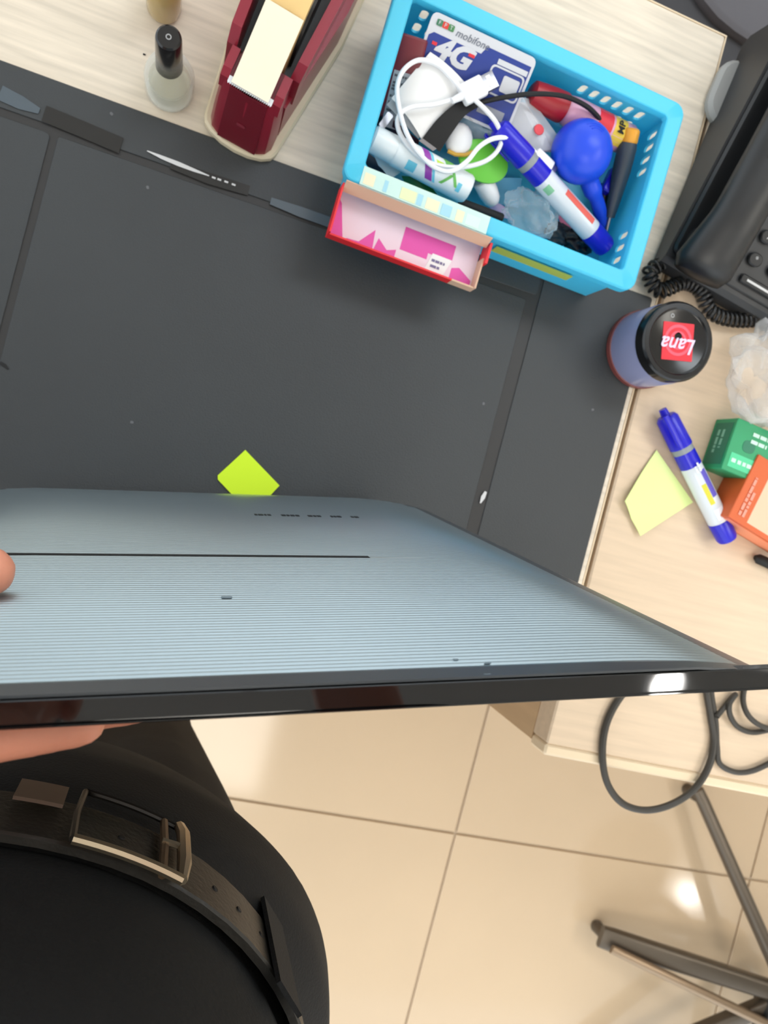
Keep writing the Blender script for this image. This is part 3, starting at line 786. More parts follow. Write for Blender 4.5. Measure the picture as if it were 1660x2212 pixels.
text('lettering', '4G', .0185, M_silver, t, ct_(Wc*.275, -.0190), .0002, shear=.25, bold=.0009, sx=1.15)
text('lettering', 'mobifone', .0066, mat('ink_slate', (110, 116, 130), .6), t, ct_(Wc*.40, -.0062), .0001, shear=.2, sx=1.0)
for k, (ch, c) in enumerate((('F', (60, 120, 90)), ('P', (210, 60, 50)), ('T', (70, 130, 80)))):
    lm_ = mat('logo_%d' % k, c, .5)
    part('logo_square', MB().box(-.0021, .0021, -.0019, .0019, 0, .0002, ct_(.0065+.0043*k, -.0052) @ Matrix.Shear('XY', 4, (.2, 0)), r=.0007), lm_, t)
    text('logo_letter', ch, .0034, M_silver, t, ct_(.0065+.0043*k, -.0052, .0005), .0001)
part('red_dash', MB().box(0, .0035, -.001, .001, 0, .0003, ct_(Wc*.075, -.0175)).box(0, .0045, -.001, .001, 0, .0003, ct_(Wc*.41, -.0150)), MATS['lab_red'], t)
part('sim_outline', MB().plate(rr(.026, .018, .003, 3), [list(reversed(rr(.0236, .0156, .0024, 3)))], .0003, ct_(Wc*.80, -.0225)), M_silver, t)
part('sim_chip', MB().box(-.002, .0105, -.0052, .0052, 0, .0003, ct_(Wc*.80, -.0225), r=.0012), M_silver, t)
part('printed_strip', MB().box(-.010, .013, -.0017, .0017, 0, .0003, ct_(Wc*.80, -.0112)), M_silver, t)
part('printed_strip', MB().box(-.005, .005, -.0025, .0025, 0, .0003, ct_(Wc*.56, -.036)).box(-.010, .010, -.0030, .0030, 0, .0003, ct_(Wc*.78, -.042)), mat('card_grey', (150, 154, 164), .5), t)

# dark red slim box with silver label on the left
a = P(893, 78, .806); b = P(848, 258, .778); ax = (b-a); L = ax.length
F = frame(a, ax, Vector((1, 0, .25)))
t = thing('slim_box', 'dark red slim box with silver label against the left basket wall', 'box', F @ Matrix.Translation((0, 0, L)))
part('body', MB().box(-.0105, .0105, -.005, .004, 0, L, F, r=.002, b=.001), mat('wine_plastic', (112, 26, 40), .35), t)
upy = -1 if (F.to_3x3() @ Vector((0, 1, 0))).z < 0 else 1
yo = .0041 if upy > 0 else -.0055
part('label', MB().box(-.0065, .0065, yo, yo+.0004, .022, .058, F), mat('label_silver', (176, 178, 184), .35), t, 'silver label')
part('label_print', bars(MB(), F @ Matrix.Translation((-.0055, yo+(.0004 if upy > 0 else 0), .025)) @ Matrix.Rotation(-PI/2, 4, 'X') @ Matrix.Scale(-1 if upy > 0 else 1, 4, (0, 1, 0)), [(.0, .011), (.0045, .007), (.0065, .008), (.0085, .007), (.013, .010), (.017, .008), (.022, .010)], .0014, 0, 6, .0003), mat('ink_dim', (92, 94, 100), .7), t)

# folded white papers
def quad_sheet(name, label, cat, px, zs, m, bow=.002, th=.0004, n=7, group=None):
    q = [P(u, v, z) for (u, v), z in zip(px, zs)]; g = []
    for i in range(n):
        row = []
        for j in range(n):
            a, b = i/(n-1), j/(n-1)
            p = (q[0]*(1-a)+q[1]*a)*(1-b)+(q[3]*(1-a)+q[2]*a)*b
            p.z += bow*4*a*(1-a); row.append(p)
        g.append(row)
    return solo(name, MB().sheet(g, th), m, label, cat, group)
quad_sheet('paper_card', 'plain white folded card under the white cable loop in the basket', 'card', [(930, 112), (1014, 190), (912, 302), (846, 212)], [.806, .802, .792, .794], M_paper, .003, .0010)
quad_sheet('paper_card', 'white card peeking out below the plain folded card in the basket', 'card', [(868, 190), (930, 260), (905, 300), (836, 226)], [.788, .788, .786, .788], mat('paper_grey', (226, 226, 228), .7), .0, .0006)
quad_sheet('paper_scrap', 'small pointed white paper scrap beneath the white tube', 'paper', [(806, 330), (866, 372), (842, 388), (818, 358)], [.772, .772, .772, .772], M_paper)
quad_sheet('dark_card', 'dark teal card in the front left corner of the basket', 'card', [(796, 330), (850, 372), (838, 392), (786, 366)], [.764, .764, .764, .764], mat('teal_dark', (24, 52, 72), .5), 0, .001)
quad_sheet('leaflet', 'white printed leaflet with red dots in a clear sleeve in the basket', 'leaflet', [(1048, 215), (1135, 222), (1215, 330), (1110, 330)], [.786, .788, .782, .782], mat('leaflet_paper', (214, 214, 222), .6), .002)
lf = bpy.data.objects[-1] if False else None
M_clear = clear('clear_film', (240, 244, 248), .78, .08)
quad_sheet('clear_sleeve', 'clear plastic sleeve over the printed leaflet in the basket', 'plastic sleeve', [(1050, 205), (1150, 215), (1225, 320), (1100, 340)], [.791, .793, .788, .787], M_clear, .003)
for k, (u, v) in enumerate(((1098, 224), (1165, 280))):
    p = P(u, v, .7935); solo('red_dot', MB().lathe([(0, .0040), (.0005, .0036)], Matrix.Translation((p.x, p.y, p.z)), 12), mat('dot_red', (226, 74, 84), .6), ('red printed dot on the leaflet beside the black cord', 'red printed dot on the leaflet beside the bulb')[k], 'sticker')
# black strap and cord
A = [P(u, v, z) for u, v, z in ((912, 300, .792), (945, 258, .797), (985, 225, .800), (1030, 215, .800))]
B = [P(u, v, z) for u, v, z in ((950, 328, .792), (975, 290, .797), (1005, 250, .800), (1040, 228, .800))]
t = thing('strap_cord', 'black flat strap tapering into a thin cord arching over the basket', 'cord', Vector((A[0].x, A[0].y, .79)))
part('strap', MB().ribbon(spline(A, 4), spline(B, 4), .0016), M_blackmatte, t)
part('strap_clip', MB().ribbon([A[0]+Vector((0, 0, .001)), A[0]*.2+B[0]*.8+Vector((0, 0, .001))], [A[0]+Vector((-.002, -.002, 0)), A[0]*.2+B[0]*.8+Vector((-.002, -.002, 0))], .002), M_metal, t)
part('cord', MB().tube(spline([P(1020, 226, .800), P(1080, 212, .803), P(1150, 203, .808), P(1215, 207, .809), P(1262, 226, .806), P(1290, 250, .800), P(1305, 275, .79)], 6), .0018, 8), M_blackmatte, t)
# white usb cable
t = thing('usb_cable', 'coiled white charging cable with metal plug on top of the basket contents', 'cable', P(940, 330, .80))
W = [(990, 212, .803), (950, 228, .804), (905, 232, .804), (868, 235, .803), (850, 225, .803)]
W = [(985, 213, .8035), (940, 226, .805), (890, 232, .804), (862, 250, .803), (862, 282, .801), (888, 322, .801), (930, 352, .801), (985, 362, .802), (1040, 352, .803), (1072, 330, .803), (1084, 300, .804), (1074, 268, .806), (1052, 240, .807), (1024, 214, .808),
     (1000, 195, .808), (975, 168, .808), (945, 140, .808), (905, 130, .807), (872, 152, .806), (858, 190, .805), (864, 240, .805), (880, 290, .805), (905, 330, .805), (940, 362, .806), (975, 370, .806), (1010, 348, .806), (1035, 318, .806), (1065, 300, .808), (1100, 298, .806), (1135, 312, .802), (1158, 330, .800)]
part('cord', MB().tube(spline([P(*q) for q in W], 6), .00165, 8), M_white, t)
a, b = P(1003, 205, .806), P(1048, 182, .806)
F = frame(a, b-a, Vector((0, 0, 1))); 
part('strain_relief', MB().lathe([(-.010, .0020), (-.004, .0026), (0, .0032)], F, 10), M_white, t)
part('plug_housing', MB().box(-.0032, .0032, -.0072, .0072, -.002, .0160, F, r=.0018, b=.0008), M_white, t)
pc = part('plug_contact', MB().box(-.0022, .0022, -.0058, .0058, .0160, .0255, F, r=.0004), M_metal, t, 'metal plug shell')
part('plug_window', MB().box(.0021, .0025, -.0040, -.0018, .0190, .0222, F).box(.0021, .0025, .0018, .0040, .0190, .0222, F), M_paper, pc)
a, b = P(1158, 330, .800), P(1208, 378, .795); F = frame(a, b-a, Vector((0, 0, 1)))
part('small_plug', MB().box(-.0025, .0025, -.0042, .0042, 0, .0165, F, r=.0016, b=.0008), M_white, t)
part('small_contact', MB().box(-.001, .001, -.0028, .0028, .0165, .0205, F), M_metal, t)
# green disc, white capsule, clear bags, dark bits
p = P(1042, 350, .783)
solo('green_plastic_piece', MB().lathe([(0, .019), (.002, .0200), (.0035, .0195), (.004, .017)], frame(p, (.1, -.15, 1)), 28, sy=.72), mat('leaf_green', (104, 200, 60), .45), 'bright green curved plastic piece in the middle of the basket', 'plastic piece')
p = P(1000, 322, .785)
solo('ear_bud', MB().sphere(P(992, 302, .788), .010, 16, 12, sc=(1, 1.2, .6)), M_white, 'smooth white rounded plastic piece beside the green cap', 'plastic piece')
solo('amber_ring', MB().tube([P(*q) for q in ((968, 326, .790), (985, 334, .791), (1005, 335, .791), (1022, 328, .790))], .0014, 8), mat('amber', (206, 160, 60), .4), 'thin amber plastic strip between white piece and green cap', 'plastic strip')
a, b = P(1042, 388, .776), P(1068, 440, .768)
cyl_thing('white_capsule', 'small white plastic nozzle cap standing beside the green piece', 'cap', a, b, [('cone', [(0, .0066), (.05, .0076), (.5, .0074), (.85, .0062), (1, .0040)], M_white, None)])
def crumple(name, label, px, z, rx, ry, h, seed, m, cat='plastic bag'):
    c = P(px[0], px[1], z); g = MB(); n, k = 44, 24; rings = []
    for i in range(1, k):
        t_ = PI*i/k; ring = []
        for j in range(n):
            a_ = 2*PI*j/n; d = Vector((math.sin(t_)*math.cos(a_), math.sin(t_)*math.sin(a_), -math.cos(t_)))
            f = 1+.38*noise.noise(d*2.3+Vector((seed, seed*.7, 0)))+.16*abs(noise.noise(d*4.5+Vector((0, seed, 0))))+.05*noise.noise(d*11)
            ring.append(c+Vector((d.x*rx*f, d.y*ry*f, d.z*h*f)))
        rings.append(ring)
    g.loft(rings); return solo(name, g, m, label, cat, smooth=60)
crumple('clear_wrapper', 'crumpled clear plastic wrapper in the front right of the basket', (1150, 462), .777, .021, .017, .011, 3.1, clear('clear_wrap', (220, 236, 244), .86, .05))
crumple('clear_wrapper', 'grey see-through wrapper behind the white piece in the basket', (1015, 280), .778, .018, .015, .010, 9.4, clear('clear_wrap_grey', (200, 200, 202), .75, .08))
solo('black_pen', MB().lathe([(0, .0018), (.003, .0032), (.035, .0034), (.036, .0028)], frame(P(992, 436, .778), P(1082, 470, .776)-P(992, 436, .778)), 14), M_blackmatte, 'short black pen lying along the inner front basket wall', 'pen')
quad_sheet('green_wrapper', 'dark green glossy wrapper below the white tube', 'wrapper', [(868, 380), (925, 392), (945, 420), (880, 410)], [.768, .770, .768, .766], mat('green_dark', (38, 110, 44), .3), .003)
quad_sheet('black_sheet', 'black plastic sheet on the basket floor along the front', 'plastic sheet', [(800, 372), (985, 440), (975, 458), (800, 392)], [.760, .760, .758, .758], M_black, .001, .001)
quad_sheet('pink_paper', 'pink paper slip near the basket front under the blue marker', 'paper', [(1205, 465), (1238, 470), (1275, 512), (1225, 520)], [.764, .764, .762, .762], mat('slip_pink', (206, 110, 140), .6), .002)
quad_sheet('lilac_wrapper', 'pale lilac wrapper beside the clear plastic in the basket', 'wrapper', [(1050, 432), (1095, 450), (1110, 478), (1070, 470)], [.764, .764, .762, .762], mat('lilac', (198, 180, 220), .5), .003)
quad_sheet('maroon_card', 'dark maroon card standing behind the white tube at left', 'card', [(850, 262), (905, 305), (900, 330), (845, 285)], [.786, .786, .776, .774], mat('maroon_dark', (60, 20, 34), .5), .0, .001)
quad_sheet('black_card', 'black card standing in the left basket corner behind the tube', 'card', [(826, 238), (880, 290), (868, 312), (812, 268)], [.780, .778, .770, .770], M_black, .0, .002)
solo('silver_clip', MB().box(-.0024, .0024, -.006, .006, 0, .002, yaw(P(833, 262, .786), -20), r=.0012), M_metal, 'small silver clip at the left basket wall', 'clip')
def pebble(px, z, r, m, label, cat, seed): return crumple('dark_bit', label, px, z, r, r*.8, r*.55, seed, m, cat)
pebble((1250, 520), .764, .012, M_black, 'black crumpled plastic bit in the front right basket corner', 'plastic bit', 1.2)
pebble((1205, 505), .762, .010, mat('greyish', (58, 60, 64), .5), 'dark grey plastic bit below the clear wrapper', 'plastic bit', 5.2)
solo('blue_clip', MB().box(-.004, .004, -.010, .010, 0, .008, yaw(P(1313, 395, .772), -12), r=.002, b=.001), M_blue, 'dark blue plastic clip between bulb and screwdriver', 'clip')
solo('black_tube', MB().lathe([(0, .004), (.018, .005)], frame(P(1302, 450, .764), P(1308, 400, .770)-P(1302, 450, .764)), 14), M_black, 'short black tube behind the bulb nozzle', 'tube')
quad_sheet('pale_blue_card', 'pale sky-blue card on the basket floor beside the white nozzle cap', 'card', [(1062, 385), (1128, 385), (1120, 450), (1072, 440)], [.762, .762, .760, .760], mat('sky_card', (110, 190, 226), .5), .001, .001)

# ================================================================== jar, bottles, dispenser
J = Matrix.Translation((.3335, .1795, ZM))
t = thing('lidded_jar', 'squat jar with glossy black lid and red square emblem by the desk corner', 'jar', J)
part('body', MB().lathe([(0, .0270), (.002, .0298), (.006, .0310), (.036, .0310), (.041, .0285)], J, 40), clear('jar_plastic', (150, 154, 190), .30, .15), t, 'hazy violet plastic body')
part('contents', MB().lathe([(.003, .0275), (.028, .0285)], J, 32), mat('jar_fill', (66, 62, 92), .5), t)
part('base_ring', MB().lathe([(0.0003, .0298), (.001, .0318), (.006, .0318), (.007, .0305)], J, 40), mat('jar_red', (120, 60, 56), .4), t, 'reddish base rim')
lid = part('lid', MB().lathe([(.041, .0300), (.0415, .0305), (.050, .0305), (.0515, .0298), (.0525, .0285), (.0525, .0255), (.0512, .0243), (.0508, .0235)], J, 48), mat('lid_black', (16, 16, 17), .2), t, 'black screw lid')
LZ = ZM+.0508
LM = J @ Matrix.Translation((0, 0, .0508)) @ Matrix.Rotation(math.radians(12), 4, 'Z')
part('emblem', MB().box(-.0132, .0132, -.0142, .0142, 0, .0003, LM, r=.0006), mat('emblem_red', (214, 30, 48), .35), lid, 'red square emblem')
part('emblem_ring', MB().plate(circ(.0118, 28), [list(reversed(circ(.0096, 28)))], .0002, LM @ Matrix.Translation((0, .001, .0003))).plate(circ(.0070, 24), [list(reversed(circ(.0052, 24)))], .0002, LM @ Matrix.Translation((0, .001, .0003))), mat('emblem_pink', (236, 86, 106), .35), lid)
part('emblem_dot', MB().lathe([(0, .0032), (.0002, .0030)], LM @ Matrix.Translation((0, .004, .0003)), 14), M_blackgloss, lid)
text('emblem_lettering', 'Lana', .0165, mat('letter_lilac', (226, 206, 236), .4), lid, LM @ Matrix.Translation((.001, -.0025, .0006)) @ Matrix.Rotation(math.radians(178), 4, 'Z'), .0002, shear=.35, bold=.0002, sx=.95)
part('relief_mark', MB().plate(circ(.0017, 12), [list(reversed(circ(.0009, 12)))], .0003, LM @ Matrix.Translation((-.006, .0190, 0))), mat('relief_grey', (150, 150, 150), .4), lid)

def polish(name, label, loc, glass, liquid, capm, hb=.036, hc=.074, rb=.0165, group='nail polish bottles'):
    B = Matrix.Translation(Vector(loc)); t = thing(name, label, 'bottle', B)
    part('bottle_body', MB().lathe([(0, rb*.82), (.0012, rb*.93), (.004, rb), (hb*.62, rb), (hb*.80, rb*.90), (hb*.94, rb*.62), (hb, rb*.50)], B, 36), glass, t)
    if liquid: part('liquid', MB().lathe([(.004, rb*.78), (.006, rb*.84), (hb*.50, rb*.84), (hb*.52, rb*.82)], B, 28), liquid, t)
    if liquid is M_liq: part('thick_base', MB().lathe([(.0004, rb*.80), (.0030, rb*.93), (.0036, rb*.80), (.0032, rb*.2)], B, 30), M_base, t)
    part('cap', MB().lathe([(hb, rb*.50), (hb+.001, rb*.53), (hc-.003, rb*.49), (hc-.001, rb*.47), (hc, rb*.40)], B, 30), capm, t)
    part('cap_mark', MB().plate(circ(.0018, 14), [list(reversed(circ(.0011, 14)))], .0003, B @ Matrix.Translation((0, 0, hc))), MATS['relief_grey'], t)
    return t
M_glass = clear('bottle_glass', (232, 234, 232), .86, .02, (250, 250, 246)); M_liq = clear('clear_liquid', (228, 224, 210), .90, .03, (244, 242, 232)); M_base = clear('thick_glass', (248, 248, 240), .45, .02)
p = P(367, 195, .75); polish('nail_polish_bottle', 'clear nail polish bottle with tall black cap standing at the mat edge', (p.x, p.y, .75), M_glass, M_liq, mat('cap_black', (24, 22, 22), .18))
p = P(354, 22, .75); polish('nail_polish_bottle', 'gold nail polish bottle at the top edge, behind the clear one', (p.x, p.y+.001, .75), mat('gold_glass', (176, 150, 96), .18, coat=.5), mat('gold_liq', (190, 164, 104), .3), mat('cap_dark', (30, 26, 22), .25), rb=.0118)

# tape dispenser
DM = yaw((-.0150, .2215, ZM), -9.5)
dz = .0745
t = thing('tape_dispenser', 'maroon desk tape dispenser with a roll of cream tape', 'tape dispenser', DM)
def hull(ins, z, grow=0., y0=0., y1=.178):
    """plan outline: rounded nose at the front, wider towards the back"""
    pts = []; wf, wb = .0235-ins, .0345-ins
    for k in range(9):      # nose from left to right
        g = PI+PI*k/8; pts.append((wf*math.cos(g)*1.0, y0+ins+.012+.012*math.sin(g), z))
    pts += [(wb, .10, z), (wb, y1-.02, z)]
    for k in range(1, 6): g = PI/2*k/6; pts.append((wb-.02+.02*math.cos(g), y1-.02-ins+.02*math.sin(g), z))
    pts += [(x*-1, y, zz) for x, y, zz in reversed(pts[9:])]
    return pts
M_plinth = mat('plinth_cream', (214, 198, 168), .45)
part('base_pad', MB().loft([hull(-.0030, .0), hull(-.0038, .001), hull(-.0038, .006), hull(-.0025, .0075)], DM), M_plinth, t, 'cream rubber base pad')
def solid(prof, x0, x1, M=DM):
    """side profile (y, z) extruded from x0 to x1; x given as functions of y allowed"""
    m = MB(); f0 = x0 if callable(x0) else (lambda y: x0); f1 = x1 if callable(x1) else (lambda y: x1)
    return m.loft([[(f0(y), y, z) for y, z in prof], [(f1(y), y, z) for y, z in prof]], M)
wo = lambda y: .0215+min(1, max(0, y)/.10)*.0105      # outer half width
wi = lambda y: wo(y)-.0065
# lower shell behind the front block
rings = []
for z, y0, ins in ((.0070, .020, .0004), (.030, .021, .0008), (.0480, .022, .0012)):
    rings.append([(x, max(y, y0), zz) for x, y, zz in hull(ins, z, 0, 0)])
part('lower_body', MB().loft(rings, DM), M_red, t)
# front block from the pad up to the blade
rings = []
for z, yf, hw, ch in ((.0070, .0005, .0228, .0080), (.025, .0030, .0222, .0072), (.045, .0060, .0212, .0062), (.060, .0084, .0200, .0052), (.0670, .0100, .0190, .0045)):
    rings.append([(-hw+ch, yf, z), (0, yf-.0012, z), (hw-ch, yf, z), (hw-ch*.35, yf+ch*.35, z), (hw, yf+ch, z), (hw, .030, z), (-hw, .030, z), (-hw, yf+ch, z), (-hw+ch*.35, yf+ch*.35, z)])
part('front_block', MB().loft(rings, DM), M_red, t, smooth=32)
part('front_panel', MB().raw([(-.0140, -.0011, .0085), (.0140, -.0011, .0085), (.0125, .0084, .0670), (-.0125, .0084, .0670), (-.0140, .006, .0085), (.0140, .006, .0085), (.0125, .0130, .0670), (-.0125, .0130, .0670)], [(0, 1, 2, 3), (7, 6, 5, 4), (0, 4, 5, 1), (1, 5, 6, 2), (2, 6, 7, 3), (3, 7, 4, 0)], DM), mat('maroon_dark_face', (104, 16, 32), .3), t, 'dark red front face')
for s in (-1, 1):
    pr = [(.0098, .058), (.0115, .0690), (.016, .0725), (.030, .0725), (.034, .055)]
    part('shoulder', solid(pr, s*.0150, s*.0205), M_red, t, smooth=25)
    pw = [(.030, .040), (.032, .068), (.040, .0765), (.150, .0800), (.166, .072), (.174, .045)]
    part('side_wall', solid(pw, (lambda y, s=s: s*wi(y)), (lambda y, s=s: s*wo(y))), M_red, t, smooth=25)
part('trough', MB().box(-.015, .015, .012, .036, .050, .0600, DM), M_red, t)
BL = MB(); n = 22; x0_, x1_ = -.0150, .0150; top = []
for k in range(n*2+1): top.append((x0_+(x1_-x0_)*k/(2*n), .0098-(.0010 if k % 2 else 0), .0690))
back = [(x, .0135, .0700) for x, _, _ in top]
part('blade', BL.ribbon([DM @ Vector(p) for p in top], [DM @ Vector(p) for p in back], .0006), mat('blade_white', (232, 234, 240), .25, metal=.3), t, 'toothed metal cutting blade')
RC = (.078, .046); RR = .0400; RW = .0125
rf = DM @ Matrix.Translation((-RW, RC[0], RC[1])) @ Matrix.Rotation(PI/2, 4, 'Y')
rl = part('tape_roll', MB().lathe([(0, .030), (0, RR), (2*RW, RR), (2*RW, .030)], rf, 56, (False, False)), mat('tape_amber', (232, 196, 132), .3, var=.05, vscale=60), t, 'roll of amber cream tape')
part('roll_core', MB().lathe([(-.002, .010), (-.002, .0302), (2*RW+.002, .0302), (2*RW+.002, .010)], rf, 40), M_black, t, 'black roll hub')
part('hub_well', MB().box(-.0240, .0240, .040, .150, .012, .0485, DM), M_black, t)
# tape tail from the roll to the blade
g = []
tang = [(.0098, .0703), (.016, .0712), (.024, .0735), (.034, .0765), (.044, .0795), (.052, .0815), (.060, .0838)]
for y, z in tang: g.append([DM @ Vector((x, y, z+.0004)) for x in (-RW, -RW/2, 0, RW/2, RW)])
part('tape_tail', MB().sheet(g, -.0003), mat('tape_cream', (240, 230, 206), .35), t, 'cream tape tail reaching the blade')
part('face_logo', MB().box(-.003, .003, -.0015, .0015, 0, .0003, DM @ Matrix.Translation((0, .0028, .034)) @ Matrix.Rotation(PI/2-.160, 4, 'X'), r=.001), mat('face_print', (126, 40, 54), .4), t)
solo('crumb', MB().box(-.0009, .0009, -.0004, .0004, .75, .7506, yaw(Vector((P(312, 118, .75).x, P(312, 118, .75).y, 0)), 0), r=.0003), M_blackmatte, 'tiny dark crumb on the wood left of the clear bottle', 'crumb')

# ================================================================== telephone
M_ph = mat('phone_black', (46, 47, 49), .42, bump=.1, bscale=1500); M_ph2 = mat('phone_dark', (26, 27, 29), .40)
a = P(1432, 560, .792); b = P(1668, 70, .815)     # left edge line of the handset
dirp = Vector((b.x-a.x, b.y-a.y, 0)).normalized(); ang = math.degrees(math.atan2(dirp.y, dirp.x))-90
q0 = P(1548, 632, .760)                            # front left corner of the keypad face
PM = yaw((q0.x-.060, q0.y+.004, .7498), ang)             # local y runs back along the handset
t = thing('desk_telephone', 'black desk telephone with handset and push buttons on the side desk', 'telephone', PM)
prof = [(0, .004), (.002, .016), (.006, .020), (.19, .062), (.20, .058), (.205, .010), (.20, .002)]
part('body', solid(prof, .0, .175, PM), M_ph, t, smooth=25)
part('tilt_stand', MB().box(-.012, .03, .128, .185, .0, .010, PM, r=.018, b=.003, n=5), mat('stand_grey', (150, 150, 148), .4), t, 'grey rounded tilt stand')
slope = math.atan2(.042, .184)
KM = PM @ Matrix.Translation((.0, .006, .020)) @ Matrix.Rotation(slope, 4, 'X')
part('cradle', MB().box(.002, .050, .004, .186, -.002, .004, KM, r=.006, b=.002), M_ph2, t)
part('keypad_plate', MB().box(.056, .172, .004, .12, -.001, .0022, KM, r=.004, b=.001), M_ph, t)
# handset: grip with two end pieces
hs = MB(); HR = []
for k in range(25):
    y = -.006+.206*k/24; u = abs(k/24*2-1)
    wd = .0205+.0055*max(0, u-.55)/.45; hh = .013+.004*max(0, u-.5); zc = .024-.010*max(0, u-.55)/.45+.004*(1-u*u)
    e_ = 1 if 0 < k < 24 else .80
    HR.append([(.026+wd*e_*math.cos(2*PI*i/20)*1.0, y, zc+hh*e_*math.sin(2*PI*i/20)) for i in range(20)])
hd = part('handset', hs.loft(HR, KM), M_ph2, t, 'black curved handset', smooth=60)
part('earpiece', MB().lathe([(0, .019), (.012, .021), (.014, .018)], KM @ Matrix.Translation((.026, .178, .002)), 24), M_ph2, hd)
part('mouthpiece', MB().lathe([(0, .019), (.012, .021), (.014, .018)], KM @ Matrix.Translation((.026, .016, .002)), 24), M_ph2, hd)
mb = MB()
for i in range(4):
    for j in range(3): mb.lathe([(0, .0008), (.0006, .0008)], KM @ Matrix.Translation((.018+.005*j, .085+.005*i, .041)), 8)
part('grille_hole', mb, M_blackmatte, hd)
M_mark = mat('key_print', (205, 205, 205), .5)
keys = [['*', '0', '#'], ['7', '8', '9'], ['4', '5', '6'], ['1', '2', '3']]
for r in range(4):
    for c in range(3):
        C = KM @ Matrix.Translation((.069+.021*c, .030+.019*r, .0022))
        kb_ = part('key', MB().box(-.0066, .0066, -.0052, .0052, 0, .0035, C, r=.005, b=.001), M_ph2, t)
        text('key_symbol', keys[r][c], .0062, M_mark, kb_, C @ Matrix.Translation((0, 0, .0037)), .0001)
C = KM @ Matrix.Translation((.090, .0135, .0022))
kb_ = part('bar_key', MB().box(-.025, .025, -.0036, .0036, 0, .003, C, r=.003, b=.001), M_ph2, t)
part('bar_print', MB().box(-.019, .022, -.0009, .0009, .003, .0032, C), M_mark, kb_)
# coiled cord
path = spline([P(u, v, z) for u, v, z in ((1440, 566, .7585), (1404, 588, .7575), (1425, 628, .7575), (1478, 610, .7575), (1515, 628, .7575), (1535, 672, .7575), (1580, 690, .7575), (1640, 690, .7575), (1690, 680, .7575))], 14)
dl = [0]
for k in range(1, len(path)): dl.append(dl[-1]+(path[k]-path[k-1]).length)
def at_len(s):
    for k in range(1, len(path)):
        if dl[k] >= s: return path[k-1].lerp(path[k], (s-dl[k-1])/max(1e-9, dl[k]-dl[k-1]))
    return path[-1]
tot = dl[-1]; turns = int(tot/.0045); pts = []
for k in range(turns*10+1):
    s = tot*k/(turns*10); p = at_len(s); q = at_len(min(tot, s+.002)); d = (q-p) if (q-p).length > 1e-6 else (p-at_len(s-.002)); d.normalize()
    nx = Vector((-d.y, d.x, 0)).normalized(); ny = d.cross(nx); a_ = 2*PI*k/10
    pts.append(p+nx*(.0055*math.cos(a_))+ny*(.0055*math.sin(a_)))
solo('coiled_cord', MB().tube(pts, .0013, 6), M_ph2, 'black coiled telephone cord between basket and jar', 'cord', smooth=60)

# ================================================================== right side desk things
def open_px_box(name, label, cat, px, z0, z1, m, yawfix=None):
    q = [P(u, v, z1) for u, v in px]; c = (q[0]+q[2])/2
    return q
# green carton
q = [P(1525, 905, .776), P(1690, 962, .776), P(1640, 1046, .776), P(1560, 1010, .776)]
o = P(1556, 1012, .776); ex = (P(1638, 1046, .776)-o).normalized(); an = math.degrees(math.atan2(ex.y, ex.x))
GM = yaw((o.x, o.y, .7498), an)
M_green = mat('carton_green', (34, 150, 98), .4); M_greend = mat('carton_green_dark', (26, 116, 86), .4)
t = thing('carton', 'small green printed carton behind the blue marker', 'box', GM @ Matrix.Translation((.025, .02, 0)))
part('body', MB().box(0, .060, .0, .044, 0, .028, GM, r=.0012, b=.0005), M_green, t)
part('end_band', MB().box(-.0003, .0, .004, .040, .003, .025, GM), M_greend, t)
part('panel_print', MB().box(.004, .040, .004, .016, .028, .0283, GM), mat('carton_mint', (76, 200, 146), .4), t)
part('panel_print', MB().box(.012, .024, .020, .030, .028, .0283, GM, r=.004).box(.034, .046, .006, .016, .028, .0284, GM, r=.004), M_greend, t)
mb = bars(MB(), GM @ Matrix.Translation((.006, .010, .0284)), [(0, .020)], .0032, 0, 8); bars(mb, GM @ Matrix.Translation((.030, .004, .0284)), [(0, .014)], .004, 0, 9); bars(mb, GM @ Matrix.Translation((.018, .036, .0284)), [(0, .020), (-.006, .016)], .003, 0, 10)
part('lettering_marks', mb, mat('carton_white', (200, 236, 216), .5), t)
part('side_marks', bars(MB(), GM @ Matrix.Translation((-.0004, .034, .010)) @ Matrix.Rotation(-PI/2, 4, 'Z') @ Matrix.Rotation(PI/2, 4, 'X'), [(0, .020), (.006, .016)], .0028, 0, 12), mat('carton_pale', (130, 190, 160), .5), t)
# orange carton
o = P(1592, 1118, .790); ob_ = P(1658, 985, .790); ey = (ob_-o).normalized(); an = math.degrees(math.atan2(ey.y, ey.x))-90
OM = yaw((o.x, o.y, .7498), an)
M_or = mat('carton_orange', (206, 92, 40), .45)
t = thing('carton', 'orange printed carton at the right frame edge next to the green carton', 'box', OM @ Matrix.Translation((.03, .03, 0)))
part('body', MB().box(0, .075, 0, .058, 0, .030, OM, r=.001, b=.0005), M_or, t)
part('pale_panel', MB().box(.018, .072, .004, .050, .030, .0303, OM), mat('carton_peach', (244, 190, 160), .5), t)
part('front_panel', MB().box(.004, .072, -.0003, 0, .004, .026, OM), mat('carton_salmon', (246, 150, 110), .5), t)
part('lettering_marks', bars(MB(), OM @ Matrix.Translation((.008, .006, .0304)) @ Matrix.Rotation(PI/2, 4, 'Z'), [(0, .034), (-.004, .024)], .0026, 0, 13), mat('carton_rose', (232, 150, 130), .5), t)
# clear bottle / bag on the right edge
crumple('clear_bag', 'crumpled translucent plastic bag at the right edge beside the jar', (1685, 812), .782, .040, .042, .031, 4.4, clear('bag_film', (240, 240, 240), .82, .12))
solo('black_pen', MB().lathe([(0, .002), (.004, .0045), (.05, .0048), (.10, .0048)], frame(P(1632, 1204, .7550), P(1700, 1234, .755)-P(1632, 1204, .755)), 16), M_blackmatte, 'black pen tip at the right frame edge of the side desk', 'pen')

